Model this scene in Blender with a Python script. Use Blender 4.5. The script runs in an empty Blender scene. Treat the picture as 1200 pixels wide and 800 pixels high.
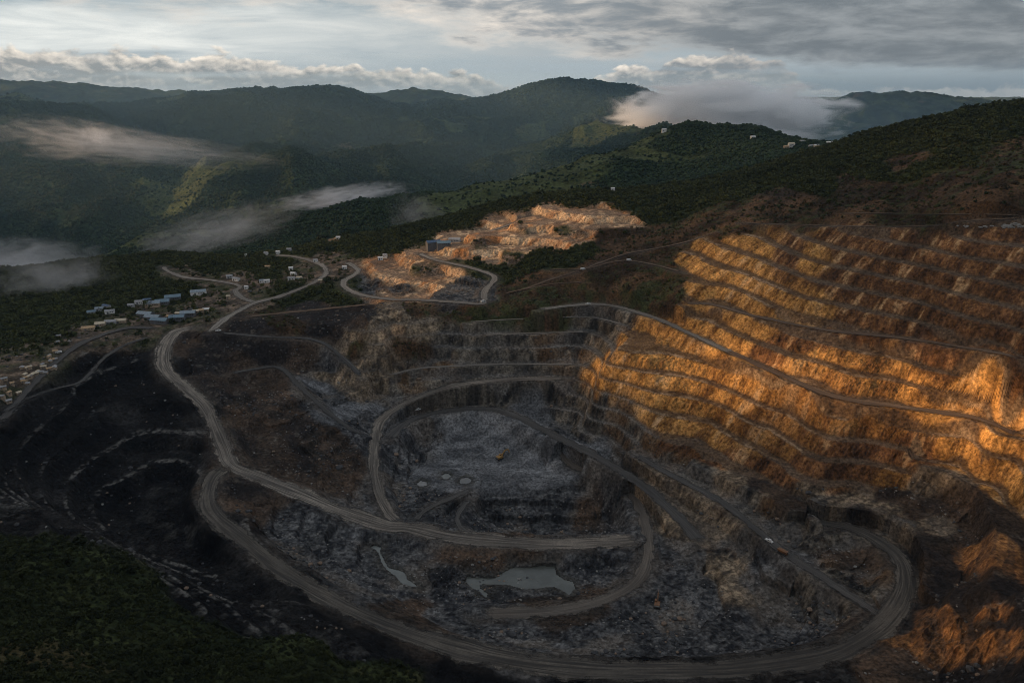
import bpy, bmesh, math, random
import numpy as np
from mathutils import Vector, Matrix

R = math.radians
random.seed(7)
rng = np.random.default_rng(11)
scene = bpy.context.scene
COL = scene.collection

# ------------------------------------------------------------------ camera
CAM_Z = 290.0
PITCH = 19.7
FPX = 850.0                       # focal length for a 1200 px wide frame
cam_data = bpy.data.cameras.new('camera')
cam_data.sensor_width = 36.0
cam_data.lens = 36.0 * FPX / 1200.0
cam_data.clip_start = 1.0
cam_data.clip_end = 120000.0
cam = bpy.data.objects.new('camera', cam_data)
COL.objects.link(cam)
cam.location = (0, 0, CAM_Z)
cam.rotation_euler = (R(90 - PITCH), 0, 0)
scene.camera = cam

# ------------------------------------------------------------------ view
scene.view_settings.view_transform = 'Standard'
scene.view_settings.look = 'None'
scene.view_settings.gamma = 1.0
scene.view_settings.exposure = 0.78
scene.render.engine = 'CYCLES'
cy = scene.cycles
cy.use_denoising = True
cy.filter_width = 1.0
cy.denoising_input_passes = 'RGB_ALBEDO_NORMAL'
cy.denoising_prefilter = 'FAST'
cy.max_bounces = 6
cy.diffuse_bounces = 2
cy.glossy_bounces = 2
cy.transparent_max_bounces = 12
cy.volume_bounces = 5
cy.volume_step_rate = 1.0
cy.volume_max_steps = 256
cy.sample_clamp_indirect = 4.0

# ------------------------------------------------------------------ sun
SUN_EL, SUN_AZ = 14.0, 271.0      # azimuth clockwise from +Y: behind the camera, to the left
sd = Vector((math.sin(R(SUN_AZ)) * math.cos(R(SUN_EL)), math.cos(R(SUN_AZ)) * math.cos(R(SUN_EL)), math.sin(R(SUN_EL))))
sun_data = bpy.data.lights.new('sun', 'SUN')
sun_data.energy = 5.0
sun_data.angle = R(0.3)
sun_data.color = (1.0, 0.62, 0.30)
sun = bpy.data.objects.new('sun', sun_data)
COL.objects.link(sun)
sun.rotation_euler = sd.to_track_quat('Z', 'Y').to_euler()

# ------------------------------------------------------------------ node helper
class NT:
    def __init__(s, tree):
        s.t = tree; s.n = tree.nodes; s.l = tree.links
    def node(s, typ, **kw):
        nd = s.n.new(typ)
        for k, v in kw.items(): setattr(nd, k, v)
        return nd
    def link(s, a, b): s.l.new(a, b)
    def put(s, sock, v):
        if hasattr(v, 'is_output'): s.l.new(v, sock)
        elif v is not None:
            if sock.type == 'RGBA' and len(v) == 3: v = (*v, 1)
            sock.default_value = v
    def m(s, op, a, b=None, c=None, clamp=False):
        nd = s.node('ShaderNodeMath', operation=op, use_clamp=clamp)
        s.put(nd.inputs[0], a)
        if b is not None: s.put(nd.inputs[1], b)
        if c is not None: s.put(nd.inputs[2], c)
        return nd.outputs[0]
    def sm(s, v, a, b, x=0.0, y=1.0):
        nd = s.node('ShaderNodeMapRange', interpolation_type='SMOOTHSTEP')
        s.put(nd.inputs[0], v); s.put(nd.inputs[1], a); s.put(nd.inputs[2], b); s.put(nd.inputs[3], x); s.put(nd.inputs[4], y)
        return nd.outputs[0]
    def mix(s, f, a, b, blend='MIX'):
        nd = s.node('ShaderNodeMix', data_type='RGBA', blend_type=blend, clamp_factor=True)
        s.put(nd.inputs[0], f); s.put(nd.inputs[6], a); s.put(nd.inputs[7], b)
        return nd.outputs[2]
    def xyz(s, x, y, z=0.0):
        nd = s.node('ShaderNodeCombineXYZ')
        s.put(nd.inputs[0], x); s.put(nd.inputs[1], y); s.put(nd.inputs[2], z)
        return nd.outputs[0]
    def noise(s, vec, scale=1.0, detail=4.0, rough=0.55, dist=0.0, dim='3D'):
        nd = s.node('ShaderNodeTexNoise', noise_dimensions=dim)
        if vec is not None: s.put(nd.inputs['Vector'], vec)
        nd.inputs['Scale'].default_value = scale
        nd.inputs['Detail'].default_value = detail
        nd.inputs['Roughness'].default_value = rough
        nd.inputs['Distortion'].default_value = dist
        return nd.outputs[0]

# ------------------------------------------------------------------ sky (world)
world = bpy.data.worlds.new('World')
scene.world = world
world.use_nodes = True
W = NT(world.node_tree)
W.n.clear()
w_out = W.node('ShaderNodeOutputWorld')
w_bg = W.node('ShaderNodeBackground')
w_bg.inputs['Strength'].default_value = 0.1
W.link(w_bg.outputs[0], w_out.inputs[0])
sky = W.node('ShaderNodeTexSky', sky_type='NISHITA')
sky.sun_disc = False
sky.sun_elevation = R(SUN_EL)
sky.sun_rotation = R(SUN_AZ)
sky.altitude = 1200
tc = W.node('ShaderNodeTexCoord')
sp = W.node('ShaderNodeSeparateXYZ')
W.link(tc.outputs['Generated'], sp.inputs[0])
dx, dy, dz = sp.outputs
el = W.m('MULTIPLY', W.m('ARCSINE', dz), 57.2958)
az = W.m('MULTIPLY', W.m('ARCTAN2', dx, dy), 57.2958)

def g(v): return tuple(10.0 * c for c in v)      # the Background runs at 0.1
# high thin veil over the blue
veil_n = W.noise(W.xyz(W.m('MULTIPLY', az, 0.10), W.m('MULTIPLY', el, 0.7)), 1.0, 8, 0.6, 0.5)
blue = W.mix(W.sm(el, -0.5, 7.0), g((0.29, 0.33, 0.35)), g((0.17, 0.22, 0.25)))
blue = W.mix(0.02, blue, sky.outputs[0])
pale = W.mix(W.sm(az, -34, 16), g((0.58, 0.59, 0.56)), g((0.22, 0.24, 0.25)))
veil_band = W.m('MULTIPLY', W.sm(el, 0.6, 2.9), W.sm(el, 5.8, 3.6))
veil_f = W.m('ADD', W.m('MULTIPLY', veil_band, 0.75), W.m('MULTIPLY', W.m('SUBTRACT', veil_n, 0.5), 2.2), clamp=True)
c = W.mix(veil_f, blue, pale)
# upper broken grey layer
st_v = W.xyz(W.m('MULTIPLY', az, 0.115), W.m('MULTIPLY', el, 0.46), 3.3)
st_n = W.noise(st_v, 1.0, 9, 0.6, 0.25)
st_lit = W.noise(W.xyz(W.m('MULTIPLY', az, 0.20), W.m('MULTIPLY', el, 0.85), 8.1), 1.0, 9, 0.62, 0.3)
edge = W.m('ADD', W.m('MULTIPLY', W.sm(az, -24, 24), -4.2), 5.0)       # lower edge of the layer drops to the right
st_d = W.m('ADD', W.m('MULTIPLY', W.m('SUBTRACT', el, edge), 0.5), W.m('MULTIPLY', W.m('SUBTRACT', st_n, 0.5), 3.4))
st_m = W.sm(st_d, -0.3, 0.55)
right_f = W.sm(az, -2, 20)
st_dark = W.mix(right_f, g((0.185, 0.205, 0.22)), g((0.105, 0.12, 0.132)))
st_light = W.mix(right_f, g((0.56, 0.51, 0.45)), g((0.205, 0.22, 0.228)))
st_c = W.mix(W.sm(st_lit, 0.36, 0.72), st_dark, st_light)
st_c = W.mix(W.sm(st_d, 0.55, 0.0, 0.0, 0.8), st_c, st_light)
c = W.mix(W.m('MULTIPLY', st_m, 0.95), c, st_c)
# blue rain-dark air low on the right
c = W.mix(W.m('MULTIPLY', W.sm(az, 14, 22), W.sm(el, 1.6, -0.4, 0.0, 0.8)), c, g((0.10, 0.135, 0.165)))
# cumulus bank lying along the horizon
top_n = W.noise(W.xyz(W.m('MULTIPLY', az, 0.16), 0.0, 5.0), 1.0, 3, 0.55)
bv = W.xyz(W.m('MULTIPLY', az, 0.55), W.m('MULTIPLY', el, 0.95), 2.0)
bil = W.noise(bv, 1.0, 8, 0.58, 0.2)
topline = W.m('ADD', 1.75, W.m('MULTIPLY', W.m('SUBTRACT', top_n, 0.5), 3.6))
topline = W.m('ADD', topline, W.sm(az, -2, -30, -0.9, 0.25))
topline = W.m('ADD', topline, W.sm(az, 6, 14, 0.0, 0.9))
topline = W.m('ADD', topline, W.m('MULTIPLY', W.sm(az, -5, 0), W.sm(az, 9, 4, 0.0, -1.1)))
topline = W.m('ADD', topline, W.sm(az, 17, 23, 0.0, -2.2))
cu_d = W.m('ADD', W.m('SUBTRACT', topline, el), W.m('MULTIPLY', W.m('SUBTRACT', bil, 0.5), 2.2))
cu_m = W.m('MULTIPLY', W.sm(cu_d, 0.0, 0.34), W.sm(W.noise(W.xyz(W.m('MULTIPLY', az, 0.11), W.m('MULTIPLY', el, 0.9), 14.0), 1.0, 3, 0.5), 0.30, 0.48, 0.35, 1.0))
cu_sh = W.noise(W.xyz(W.m('ADD', W.m('MULTIPLY', az, 0.55), 0.10), W.m('ADD', W.m('MULTIPLY', el, 0.95), 0.2), 2.0), 1.0, 8, 0.58, 0.2)
relief = W.m('MULTIPLY', W.m('SUBTRACT', bil, cu_sh), 2.9)
cu_l = W.m('ADD', W.m('MULTIPLY', W.sm(cu_d, 1.1, 0.1, 0.1, 0.85), W.sm(W.noise(W.xyz(W.m('MULTIPLY', az, 0.3), W.m('MULTIPLY', el, 0.6), 21.0), 1.0, 4, 0.55), 0.35, 0.62, 0.3, 1.0)), relief, clamp=True)
cu_dark = W.mix(W.sm(az, -30, 20), g((0.20, 0.21, 0.208)), g((0.16, 0.175, 0.185)))
cu_light = W.mix(W.sm(az, 8, 22), g((0.68, 0.61, 0.52)), g((0.32, 0.30, 0.28)))
cu_c = W.mix(cu_l, cu_dark, cu_light)
cu_c = W.mix(W.sm(el, 0.7, -0.6, 0.0, 0.6), cu_c, g((0.22, 0.25, 0.265)))
c = W.mix(cu_m, c, cu_c)
# overhead: an even overcast with breaks of the physical sky
ov_n = W.noise(W.xyz(W.m('MULTIPLY', dx, 1.6), W.m('MULTIPLY', dy, 1.6), W.m('MULTIPLY', dz, 3.0)), 1.0, 5, 0.6)
ov = W.mix(W.sm(ov_n, 0.35, 0.7), g((0.15, 0.17, 0.195)), g((0.44, 0.45, 0.46)))
ov = W.mix(0.12, ov, sky.outputs[0])
vg_ = W.node('ShaderNodeVectorMath', operation='SCALE'); W.link(c, vg_.inputs[0]); vg_.inputs['Scale'].default_value = .94
c = W.mix(W.sm(el, 6.0, 16.0), vg_.outputs[0], ov)
gain = W.node('ShaderNodeVectorMath', operation='SCALE'); W.link(c, gain.inputs[0]); gain.inputs['Scale'].default_value = 1.0
W.link(gain.outputs[0], w_bg.inputs['Color'])

# ------------------------------------------------------------------ numpy noise
def _hash(ix, iy, seed):
    h = (ix.astype(np.uint32) * np.uint32(374761393) + iy.astype(np.uint32) * np.uint32(668265263) + np.uint32((seed * 974634777) & 0xffffffff))
    h = (h ^ (h >> np.uint32(13))) * np.uint32(1274126177)
    h = h ^ (h >> np.uint32(16))
    return (h & np.uint32(0xffff)).astype(np.float32) * np.float32(1.0 / 65535.0)

def vnoise(x, y, seed=0):
    xi = np.floor(x); yi = np.floor(y)
    fx = (x - xi).astype(np.float32); fy = (y - yi).astype(np.float32)
    ix = xi.astype(np.int64); iy = yi.astype(np.int64)
    u = fx * fx * fx * (fx * (fx * 6 - 15) + 10); v = fy * fy * fy * (fy * (fy * 6 - 15) + 10)
    a = _hash(ix, iy, seed); b = _hash(ix + 1, iy, seed); c_ = _hash(ix, iy + 1, seed); d = _hash(ix + 1, iy + 1, seed)
    return (a + (b - a) * u) * (1 - v) + (c_ + (d - c_) * u) * v

_C, _S = math.cos(0.63), math.sin(0.63)
def fbm(x, y, wl, octv=4, seed=0, gain=0.5, ridged=False):
    """-1 .. 1, first wavelength wl"""
    x = x / wl; y = y / wl
    out = np.zeros(x.shape, np.float32); amp = 1.0; tot = 0.0
    for o in range(octv):
        n = vnoise(x, y, seed + o * 17) * 2 - 1
        if ridged: n = 1 - 2 * np.abs(n)
        out += amp * n; tot += amp; amp *= gain
        x, y = (_C * x - _S * y) * 2.03 + 11.3, (_S * x + _C * y) * 2.03 - 4.7
    return out / tot

def sstep(a, b, x):
    t = np.clip((x - a) / (b - a), 0, 1)
    return t * t * (3 - 2 * t)

# ------------------------------------------------------------------ survey: sight lines from the photograph to ground points
CP, SP = math.cos(R(PITCH)), math.sin(R(PITCH))
def ray(px, py):
    a = (px - 600.0) / FPX; b = (400.0 - py) / FPX
    return a, CP + b * SP, -SP + b * CP
def at_z(px, py, z):
    a, b, c_ = ray(px, py)
    t = (z - CAM_Z) / c_
    return a * t, b * t, z
def at_f(px, py, f):
    a, b, c_ = ray(px, py)
    t = f / b
    return a * t, f, CAM_Z + c_ * t
def project(x, y, z):
    h = z - CAM_Z
    depth = y * CP - h * SP
    up = y * SP + h * CP
    return 600 + FPX * x / depth, 400 - FPX * up / depth

# roads: (width, [(px, py, z or None)], kind)
ROADS = [
 ('haul', 14, [(232,384,68),(208,388,67),(196,401,64),(191,420,60),(198,438,56),(222,458,51),(240,475,47),(252,500,43),(262,525,40),(272,545,37),(310,562,30),(360,582,23),(410,603,14),(455,617,8),(480,618,7),(530,629,6),(590,635,5),(650,637,5),(720,634,5),(752,631,4)]),
 ('loop', 12, [(268,545,37.5),(250,560,37),(243,585,37),(252,605,37),(285,632,36),(330,668,37),(400,708,39),(480,742,42),(560,766,44),(650,781,45),(750,786,45),(850,784,44),(950,771,41),(1000,754,38),(1040,725,34),(1060,690,31),(1057,660,28),(1035,637,27),(1000,619,26),(960,611,25),(940,612,25)]),
 ('haul', 9, [(470,614,7),(455,600,8),(443,575,9),(438,545,9),(440,515,11),(446,493,14),(470,475,19),(500,462,23),(533,452,27),(587,445,30),(667,443,31)]),
 ('grey', 10, [(452,516,10),(480,493,9),(520,482,9),(570,479,10),(600,486,9.5),(640,505,9),(700,536,8.8),(747,564,8.8),(793,604,8.5),(825,640,7)]),
 ('dust', 10, [(640,507,8),(655,525,-2),(672,545,-7),(700,556,-7),(735,573,-5),(752,600,-1),(760,640,3),(747,680,4),(700,705,6),(640,716,7),(560,719,8)]),
 ('berm', 15, [(968,590,36),(1015,590,37),(1055,598,38.5),(1086,618,40),(1104,648,41),(1100,682,41)]),
 ('berm', 11, [(1085,541,57),(1128,556,58),(1163,578,59.5),(1180,608,61),(1186,650,63),(1183,690,65)]),
 ('berm', 11, [(822,542,27),(860,558,28.5),(905,578,31),(948,602,32)]),
 ('berm', 9, [(830,650,6),(855,668,6),(872,705,8),(885,735,9)]),
 ('pale', 3.6, [(452,441,36),(490,432,37.5),(533,429,38),(587,427,38.5),(677,427,39)]),
 ('pale', 3.0, [(560,393,61),(580,392,62),(640,390,62),(693,389,62)]),
 ('pale', 3.0, [(545,378,71),(587,375,72),(640,373,72),(690,372,72),(733,381,76)]),
 ('grey', 6, [(484,613,6.5),(500,597,0),(530,583,-6),(556,571,-9)]),
 ('grey', 5, [(560,632,4),(540,618,-4),(537,603,-10),(552,583,-10)]),
 ('grey', 6.5, [(742,531,17),(777,552,18.5),(831,580,19.5),(863,601,20),(910,641,21.5),(960,674,25),(1014,710,30),(1038,728,34)]),
 ('pale', 8, [(630,363,82),(687,357,82),(720,359,83),(752,368,84),(770,374,84),(789,382,84),(834,403,83),(862,416,83)]),
 ('brown', 7, [(850,411,83),(862,416,83),(920,442,82),(978,465,82),(1060,478,82),(1111,485,82),(1153,493,83),(1200,514,82)]),
 ('brown', 7, [(800,357,101),(833,357,102),(890,372,106),(967,387,110),(1060,397,115),(1133,408,120),(1200,420,124)]),
 ('pale', 8, [(244,391,68),(252,384,69),(267,372,70),(283,363,70),(300,355,70),(330,347,72),(367,332,75),(382,320,77),(375,310,77),(350,302,75),(320,299,70)]),
 ('pale', 8, [(300,355,70),(285,350,69),(276,342,68),(280,335,68),(250,329,66),(215,325,63),(195,317,61),(192,312,60)]),
 ('brown', 5, [(285,372,70),(335,367,71),(385,362,74),(435,357,78)]),
 ('pale', 8, [(405,307,80),(420,318,79),(402,332,78),(417,344,79),(455,351,80),(492,352,81),(540,355,82),(565,356,82),(568,342,85),(580,327,89),(570,320,91),(542,312,94),(510,305,95),(490,297,96)]),
 ('pale', 6, [(560,276,108),(590,266,115),(625,254,122)]),
 ('grey', 6, [(255,390,69),(310,395,67),(370,399,62),(403,421,50),(426,444,38)]),
 ('grey', 6, [(266,439,48),(292,434,48),(327,431,46),(350,452,41),(382,481,32),(410,502,22),(434,512,13)]),
 ('track', 4.5, [(183,394,None),(170,397,None),(147,405,None),(124,419,None),(105,439,None),(92,450,None),(70,455,None),(36,466,None),(0,486,None)]),
 ('brown', 4, [(640,316,None),(683,316,None),(715,308,None),(737,306,None),(767,311,None),(800,320,None)]),
 ('brown', 4, [(600,345,None),(640,330,None),(683,316,None),(730,299,None),(757,294,None),(805,284,None),(840,272,None)]),
 ('brown', 3.5, [(585,346,None),(612,340,None),(650,333,None),(690,331,None)]),
 ('brown', 4, [(868,262,None),(930,264,None),(1000,266,None),(1080,266,None),(1130,260,None),(1200,257,None)]),
 ('brown', 3.5, [(980,250,None),(1050,251,None),(1120,252,None),(1200,253,None)]),
 ('grey', 7, [(185,386,68),(150,385,69),(110,397,70),(80,413,71),(40,450,70),(0,497,68)]),
]
CTRL_Z = [ # (px, py, z)
 # rim and slope of the right wall
 (868,266,150),(900,265,154),(950,268,163),(1000,268,170),(1060,268,176),(1120,264,184),(1200,262,190),
 (840,285,137),(815,305,122),(785,340,106),
 (700,430,58),(740,455,50),(690,480,16),(720,500,18),(800,452,56),(867,472,58),(917,483,62),(1000,498,70),(1069,507,71),
 (830,500,38),(900,525,44),(960,548,48),(819,541,26),(859,557,28),(900,572,30),(960,600,33),
 (1000,560,44),(1050,590,38),(1075,605,39),(1040,605,36),
 (1102,512,72),(1153,531,73),(1200,561,73),(1088,542,58),(1130,556,58),(1165,580,59),(1130,600,47),(1100,610,42),(1130,640,46),(1100,670,42),
 (1080,700,38),(1135,688,60),(1100,740,44),(1120,770,48),(1160,695,62),(1172,770,62),(1180,690,70),(1195,690,74),(1200,630,72),(1200,760,80),(1190,600,65),(1060,745,39),
 (1000,790,46),(1080,800,50),(1200,800,88),(850,800,48),(700,800,48),
 # pit floor
 (590,535,-10),(540,520,-9),(520,560,-8),(640,540,-10),(700,555,-8),(560,573,-10),(600,570,-9),(650,570,-9),(690,569,-8),(725,570,-7),(566,602,-21),(600,608,-23),(650,610,-23),(690,609,-23),(725,603,-19),(552,600,-11),(500,590,-3),(490,555,-8),(490,525,-8),(620,500,-4),(470,540,0),(475,580,0),
 (620,675,0),(560,690,1),(680,680,0),(720,660,2),(600,650,2),(540,660,3),(480,690,5),(520,650,4),(430,670,6),(450,640,6),(620,735,9),(520,722,12),(720,735,9),(800,740,8),(850,720,8),(820,680,6),(800,650,4),(775,600,4),(850,660,5),(900,700,10),(940,740,14),(800,765,18),(650,760,22),(940,700,14),(970,720,22),
 (470,715,22),(420,680,15),(380,650,18),(330,620,24),(400,640,12),(320,590,27),(360,610,20),
 # back wall
 (520,426,38),(560,440,31),(540,470,15),(600,468,15),(640,465,16),(587,408,51),(627,408,51),(587,391,62),(690,390,62),(587,374,72),(690,372,72),(640,427,39),
 (733,381,76),(520,400,56),(480,420,44),(470,440,30),(520,375,72),(480,385,70),
 # western sub-pit and shoulder
 (455,385,70),(430,395,69),(450,400,66),(420,450,34),(445,455,24),(380,450,32),(400,480,25),(330,470,40),(300,480,42),(300,510,34),(340,520,28),(390,530,20),(410,560,16),(350,545,26),(330,400,66),(280,410,62),(250,430,56),(260,460,50),(230,410,62),
 # waste dump bowl on the left
 (60,425,71),(170,384,68),(0,465,74),(100,470,56),(60,520,54),(20,560,60),(140,440,58),(170,420,60),(180,470,48),(130,520,44),(90,560,42),(60,590,50),(200,500,44),(170,560,32),(220,560,31),(150,600,28),(200,610,27),(240,640,30),(300,690,34),(120,600,32),
 # green spur in the foreground
 (0,595,97),(60,600,93),(130,640,82),(250,700,68),(350,740,58),(450,775,50),(520,800,47),(0,800,132),(100,720,100),(200,800,102),(350,800,72),(0,700,118),(250,760,82),
 # plateau
 (190,375,66),(100,385,68),(30,400,66),(0,420,70),(260,370,70),(230,350,66),(420,365,78),(150,360,62),(60,370,60),
 (500,335,80),(450,335,79),(480,322,86),(520,322,88),(540,300,98),(580,290,104),(640,290,107),(560,270,118),(600,262,124),(620,246,131),(660,243,137),(700,250,137),(690,230,146),(720,228,147),
 (450,290,85),(420,285,80),(560,245,117),(500,265,103),(300,300,66),(200,297,60),(100,308,50),(0,330,42),(0,372,58),(120,350,60),(60,335,50),(250,315,62),(350,290,66),(400,277,74),
 (600,320,92),(640,340,93),(650,325,98),(600,345,86),(640,300,105),(700,320,106),(740,340,100),(755,350,94),(760,300,118),(700,290,114),(800,262,140),(740,260,130),(850,243,157),(900,222,171),(950,203,187),(1000,182,207),
 (990,170,214),(1050,155,232),(1100,140,247),(1150,131,256),(1200,123,264),(1100,200,212),(1200,200,222),(1000,220,192),(1050,240,186),(1150,240,200),
]
CTRL_F = [ # (px, py, forward distance): points seen beyond the mine
 (800,143,1750),(840,147,1720),(880,152,1650),(920,160,1550),(960,168,1400),(830,200,1350),(900,188,1250),(760,220,1250),(700,226,1150),(640,228,1130),
 (740,177,1600),(790,195,1500),(700,188,1620),(660,200,1620),(620,212,1620),(560,222,1620),(460,226,1650),(400,236,1620),(340,243,1600),(270,264,1550),(200,292,1500),
 (500,182,2500),(400,184,2500),(300,182,2500),(640,145,3000),(560,160,2800),(645,98,3400),(672,98,3400),(705,104,3350),(740,112,3250),(790,125,3000),(615,108,3400),(585,124,3300),(690,160,2300),(760,160,2000),(620,180,2200),
 (335,105,3200),(290,106,3200),(220,122,3000),(150,141,2900),(420,113,3300),(500,117,3500),(550,125,3500),(250,180,2400),(300,222,1950),(150,205,2250),(100,260,1900),(0,292,1800),(380,220,1900),(450,205,2100),
 (0,123,2700),(50,121,2700),(100,129,2750),(140,143,2800),(0,180,2300),(70,170,2400),
 (-100,98,9000),(0,96,9000),(60,98,9000),(120,103,9000),(200,109,9000),(250,113,9000),(310,120,9000),(400,119,6000),(440,115,6000),(510,107,6000),(545,116,6000),(590,124,6000),
 (980,120,8500),(1000,113,8500),(1040,112,8500),(1090,112,8500),(1140,121,8500),(1190,127,8500),(1260,126,8500),
]
CTRL_P = [ # (px column, forward distance, z): ground the photo does not show
 (100,1250,-10),(0,1200,-10),(-150,1200,-20),(250,1250,-10),(400,1350,10),(500,1350,40),(600,1400,70),(700,1350,95),(-150,1700,-130),(-150,2600,180),(-200,900,40),(-200,600,60),
 (400,1850,-60),(300,1750,-90),(550,1850,0),(650,1900,60),(740,1900,90),(850,2600,30),(950,2200,50),(1050,1700,60),(1150,1600,60),(1300,1300,250),(1300,1000,275),(1300,700,235),
 (150,4500,-60),(350,4700,-40),(500,4700,-40),(650,4700,0),(800,4500,-60),(1000,4500,-100),(1200,4500,-120),(0,4500,-80),(-200,4500,-60),
 (50,6500,-100),(250,6500,-100),(700,7000,-120),(850,7000,-120),(1050,6000,-120),(1250,6000,-120),
 (0,13000,-150),(300,12000,-150),(600,12000,-150),(900,12000,-150),(1200,13000,-150),(-200,13000,-150),(1400,13000,-150),(600,60000,-900),(-200,60000,-900),(1400,60000,-900),(600,30000,-420),(-200,30000,-420),(1400,30000,-420),
 (600,150,58),(900,150,70),(1200,120,120),(0,80,150),(400,120,95),(300,60,120),(900,60,95),(-200,120,150),(1500,150,140),(1500,300,150),(1500,500,215),(-250,400,100),
]
ctrl = [at_z(*p) for p in CTRL_Z] + [at_f(*p) for p in CTRL_F]
for p in CTRL_P:
    s0 = (p[0] - 600.0) / FPX / 1.03
    ctrl.append((s0 * p[1], p[1], p[2]))
for _, _, pts in ROADS:
    for p in pts:
        if p[2] is not None: ctrl.append(at_z(*p))
ctrl = np.array(ctrl, float)
key = np.stack([1.25 * ctrl[:, 0] / ctrl[:, 1], np.log(ctrl[:, 1])], 1)
keep = []
for i in range(len(ctrl)):                     # thin out coincident points
    if all(np.hypot(*(key[i] - key[j])) > 0.012 for j in keep): keep.append(i)
ctrl = ctrl[keep]; key = key[keep]
def tpsk(d2): return 0.5 * d2 * np.log(d2 + 1e-12)
n_c = len(key)
d2 = ((key[:, None] - key[None]) ** 2).sum(-1)
A = np.zeros((n_c + 3, n_c + 3))
A[:n_c, :n_c] = tpsk(d2) + np.eye(n_c) * 2e-4
A[:n_c, n_c] = 1; A[:n_c, n_c + 1:] = key; A[n_c, :n_c] = 1; A[n_c + 1:, :n_c] = key.T
rhs = np.zeros(n_c + 3); rhs[:n_c] = ctrl[:, 2]
wts = np.linalg.solve(A, rhs)
def tps(s, lf):
    q = np.stack([1.25 * s.ravel(), lf.ravel()], 1)
    out = np.empty(len(q))
    for i in range(0, len(q), 20000):
        b = q[i:i + 20000]
        dd = ((b[:, None, 0] - key[None, :, 0]) ** 2 + (b[:, None, 1] - key[None, :, 1]) ** 2)
        out[i:i + 20000] = tpsk(dd) @ wts[:n_c] + wts[n_c] + b @ wts[n_c + 1:]
    return out.reshape(s.shape)
# table of base heights on a regular (s, ln f) lattice
TS = np.linspace(-1.7, 1.7, 341); TL = np.linspace(math.log(40), math.log(70000), 560)
TAB = tps(*np.meshgrid(TS, TL)).astype(np.float32)
def lattice(tab, s, lf):
    a = np.clip((s - TS[0]) / (TS[1] - TS[0]), 0, len(TS) - 1.001); b = np.clip((lf - TL[0]) / (TL[1] - TL[0]), 0, len(TL) - 1.001)
    ia = a.astype(int); ib = b.astype(int); fa = a - ia; fb = b - ib
    return (tab[ib, ia] * (1 - fa) + tab[ib, ia + 1] * fa) * (1 - fb) + (tab[ib + 1, ia] * (1 - fa) + tab[ib + 1, ia + 1] * fa) * fb
def base_z(x, y): return lattice(TAB, x / y, np.log(y))

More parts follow.
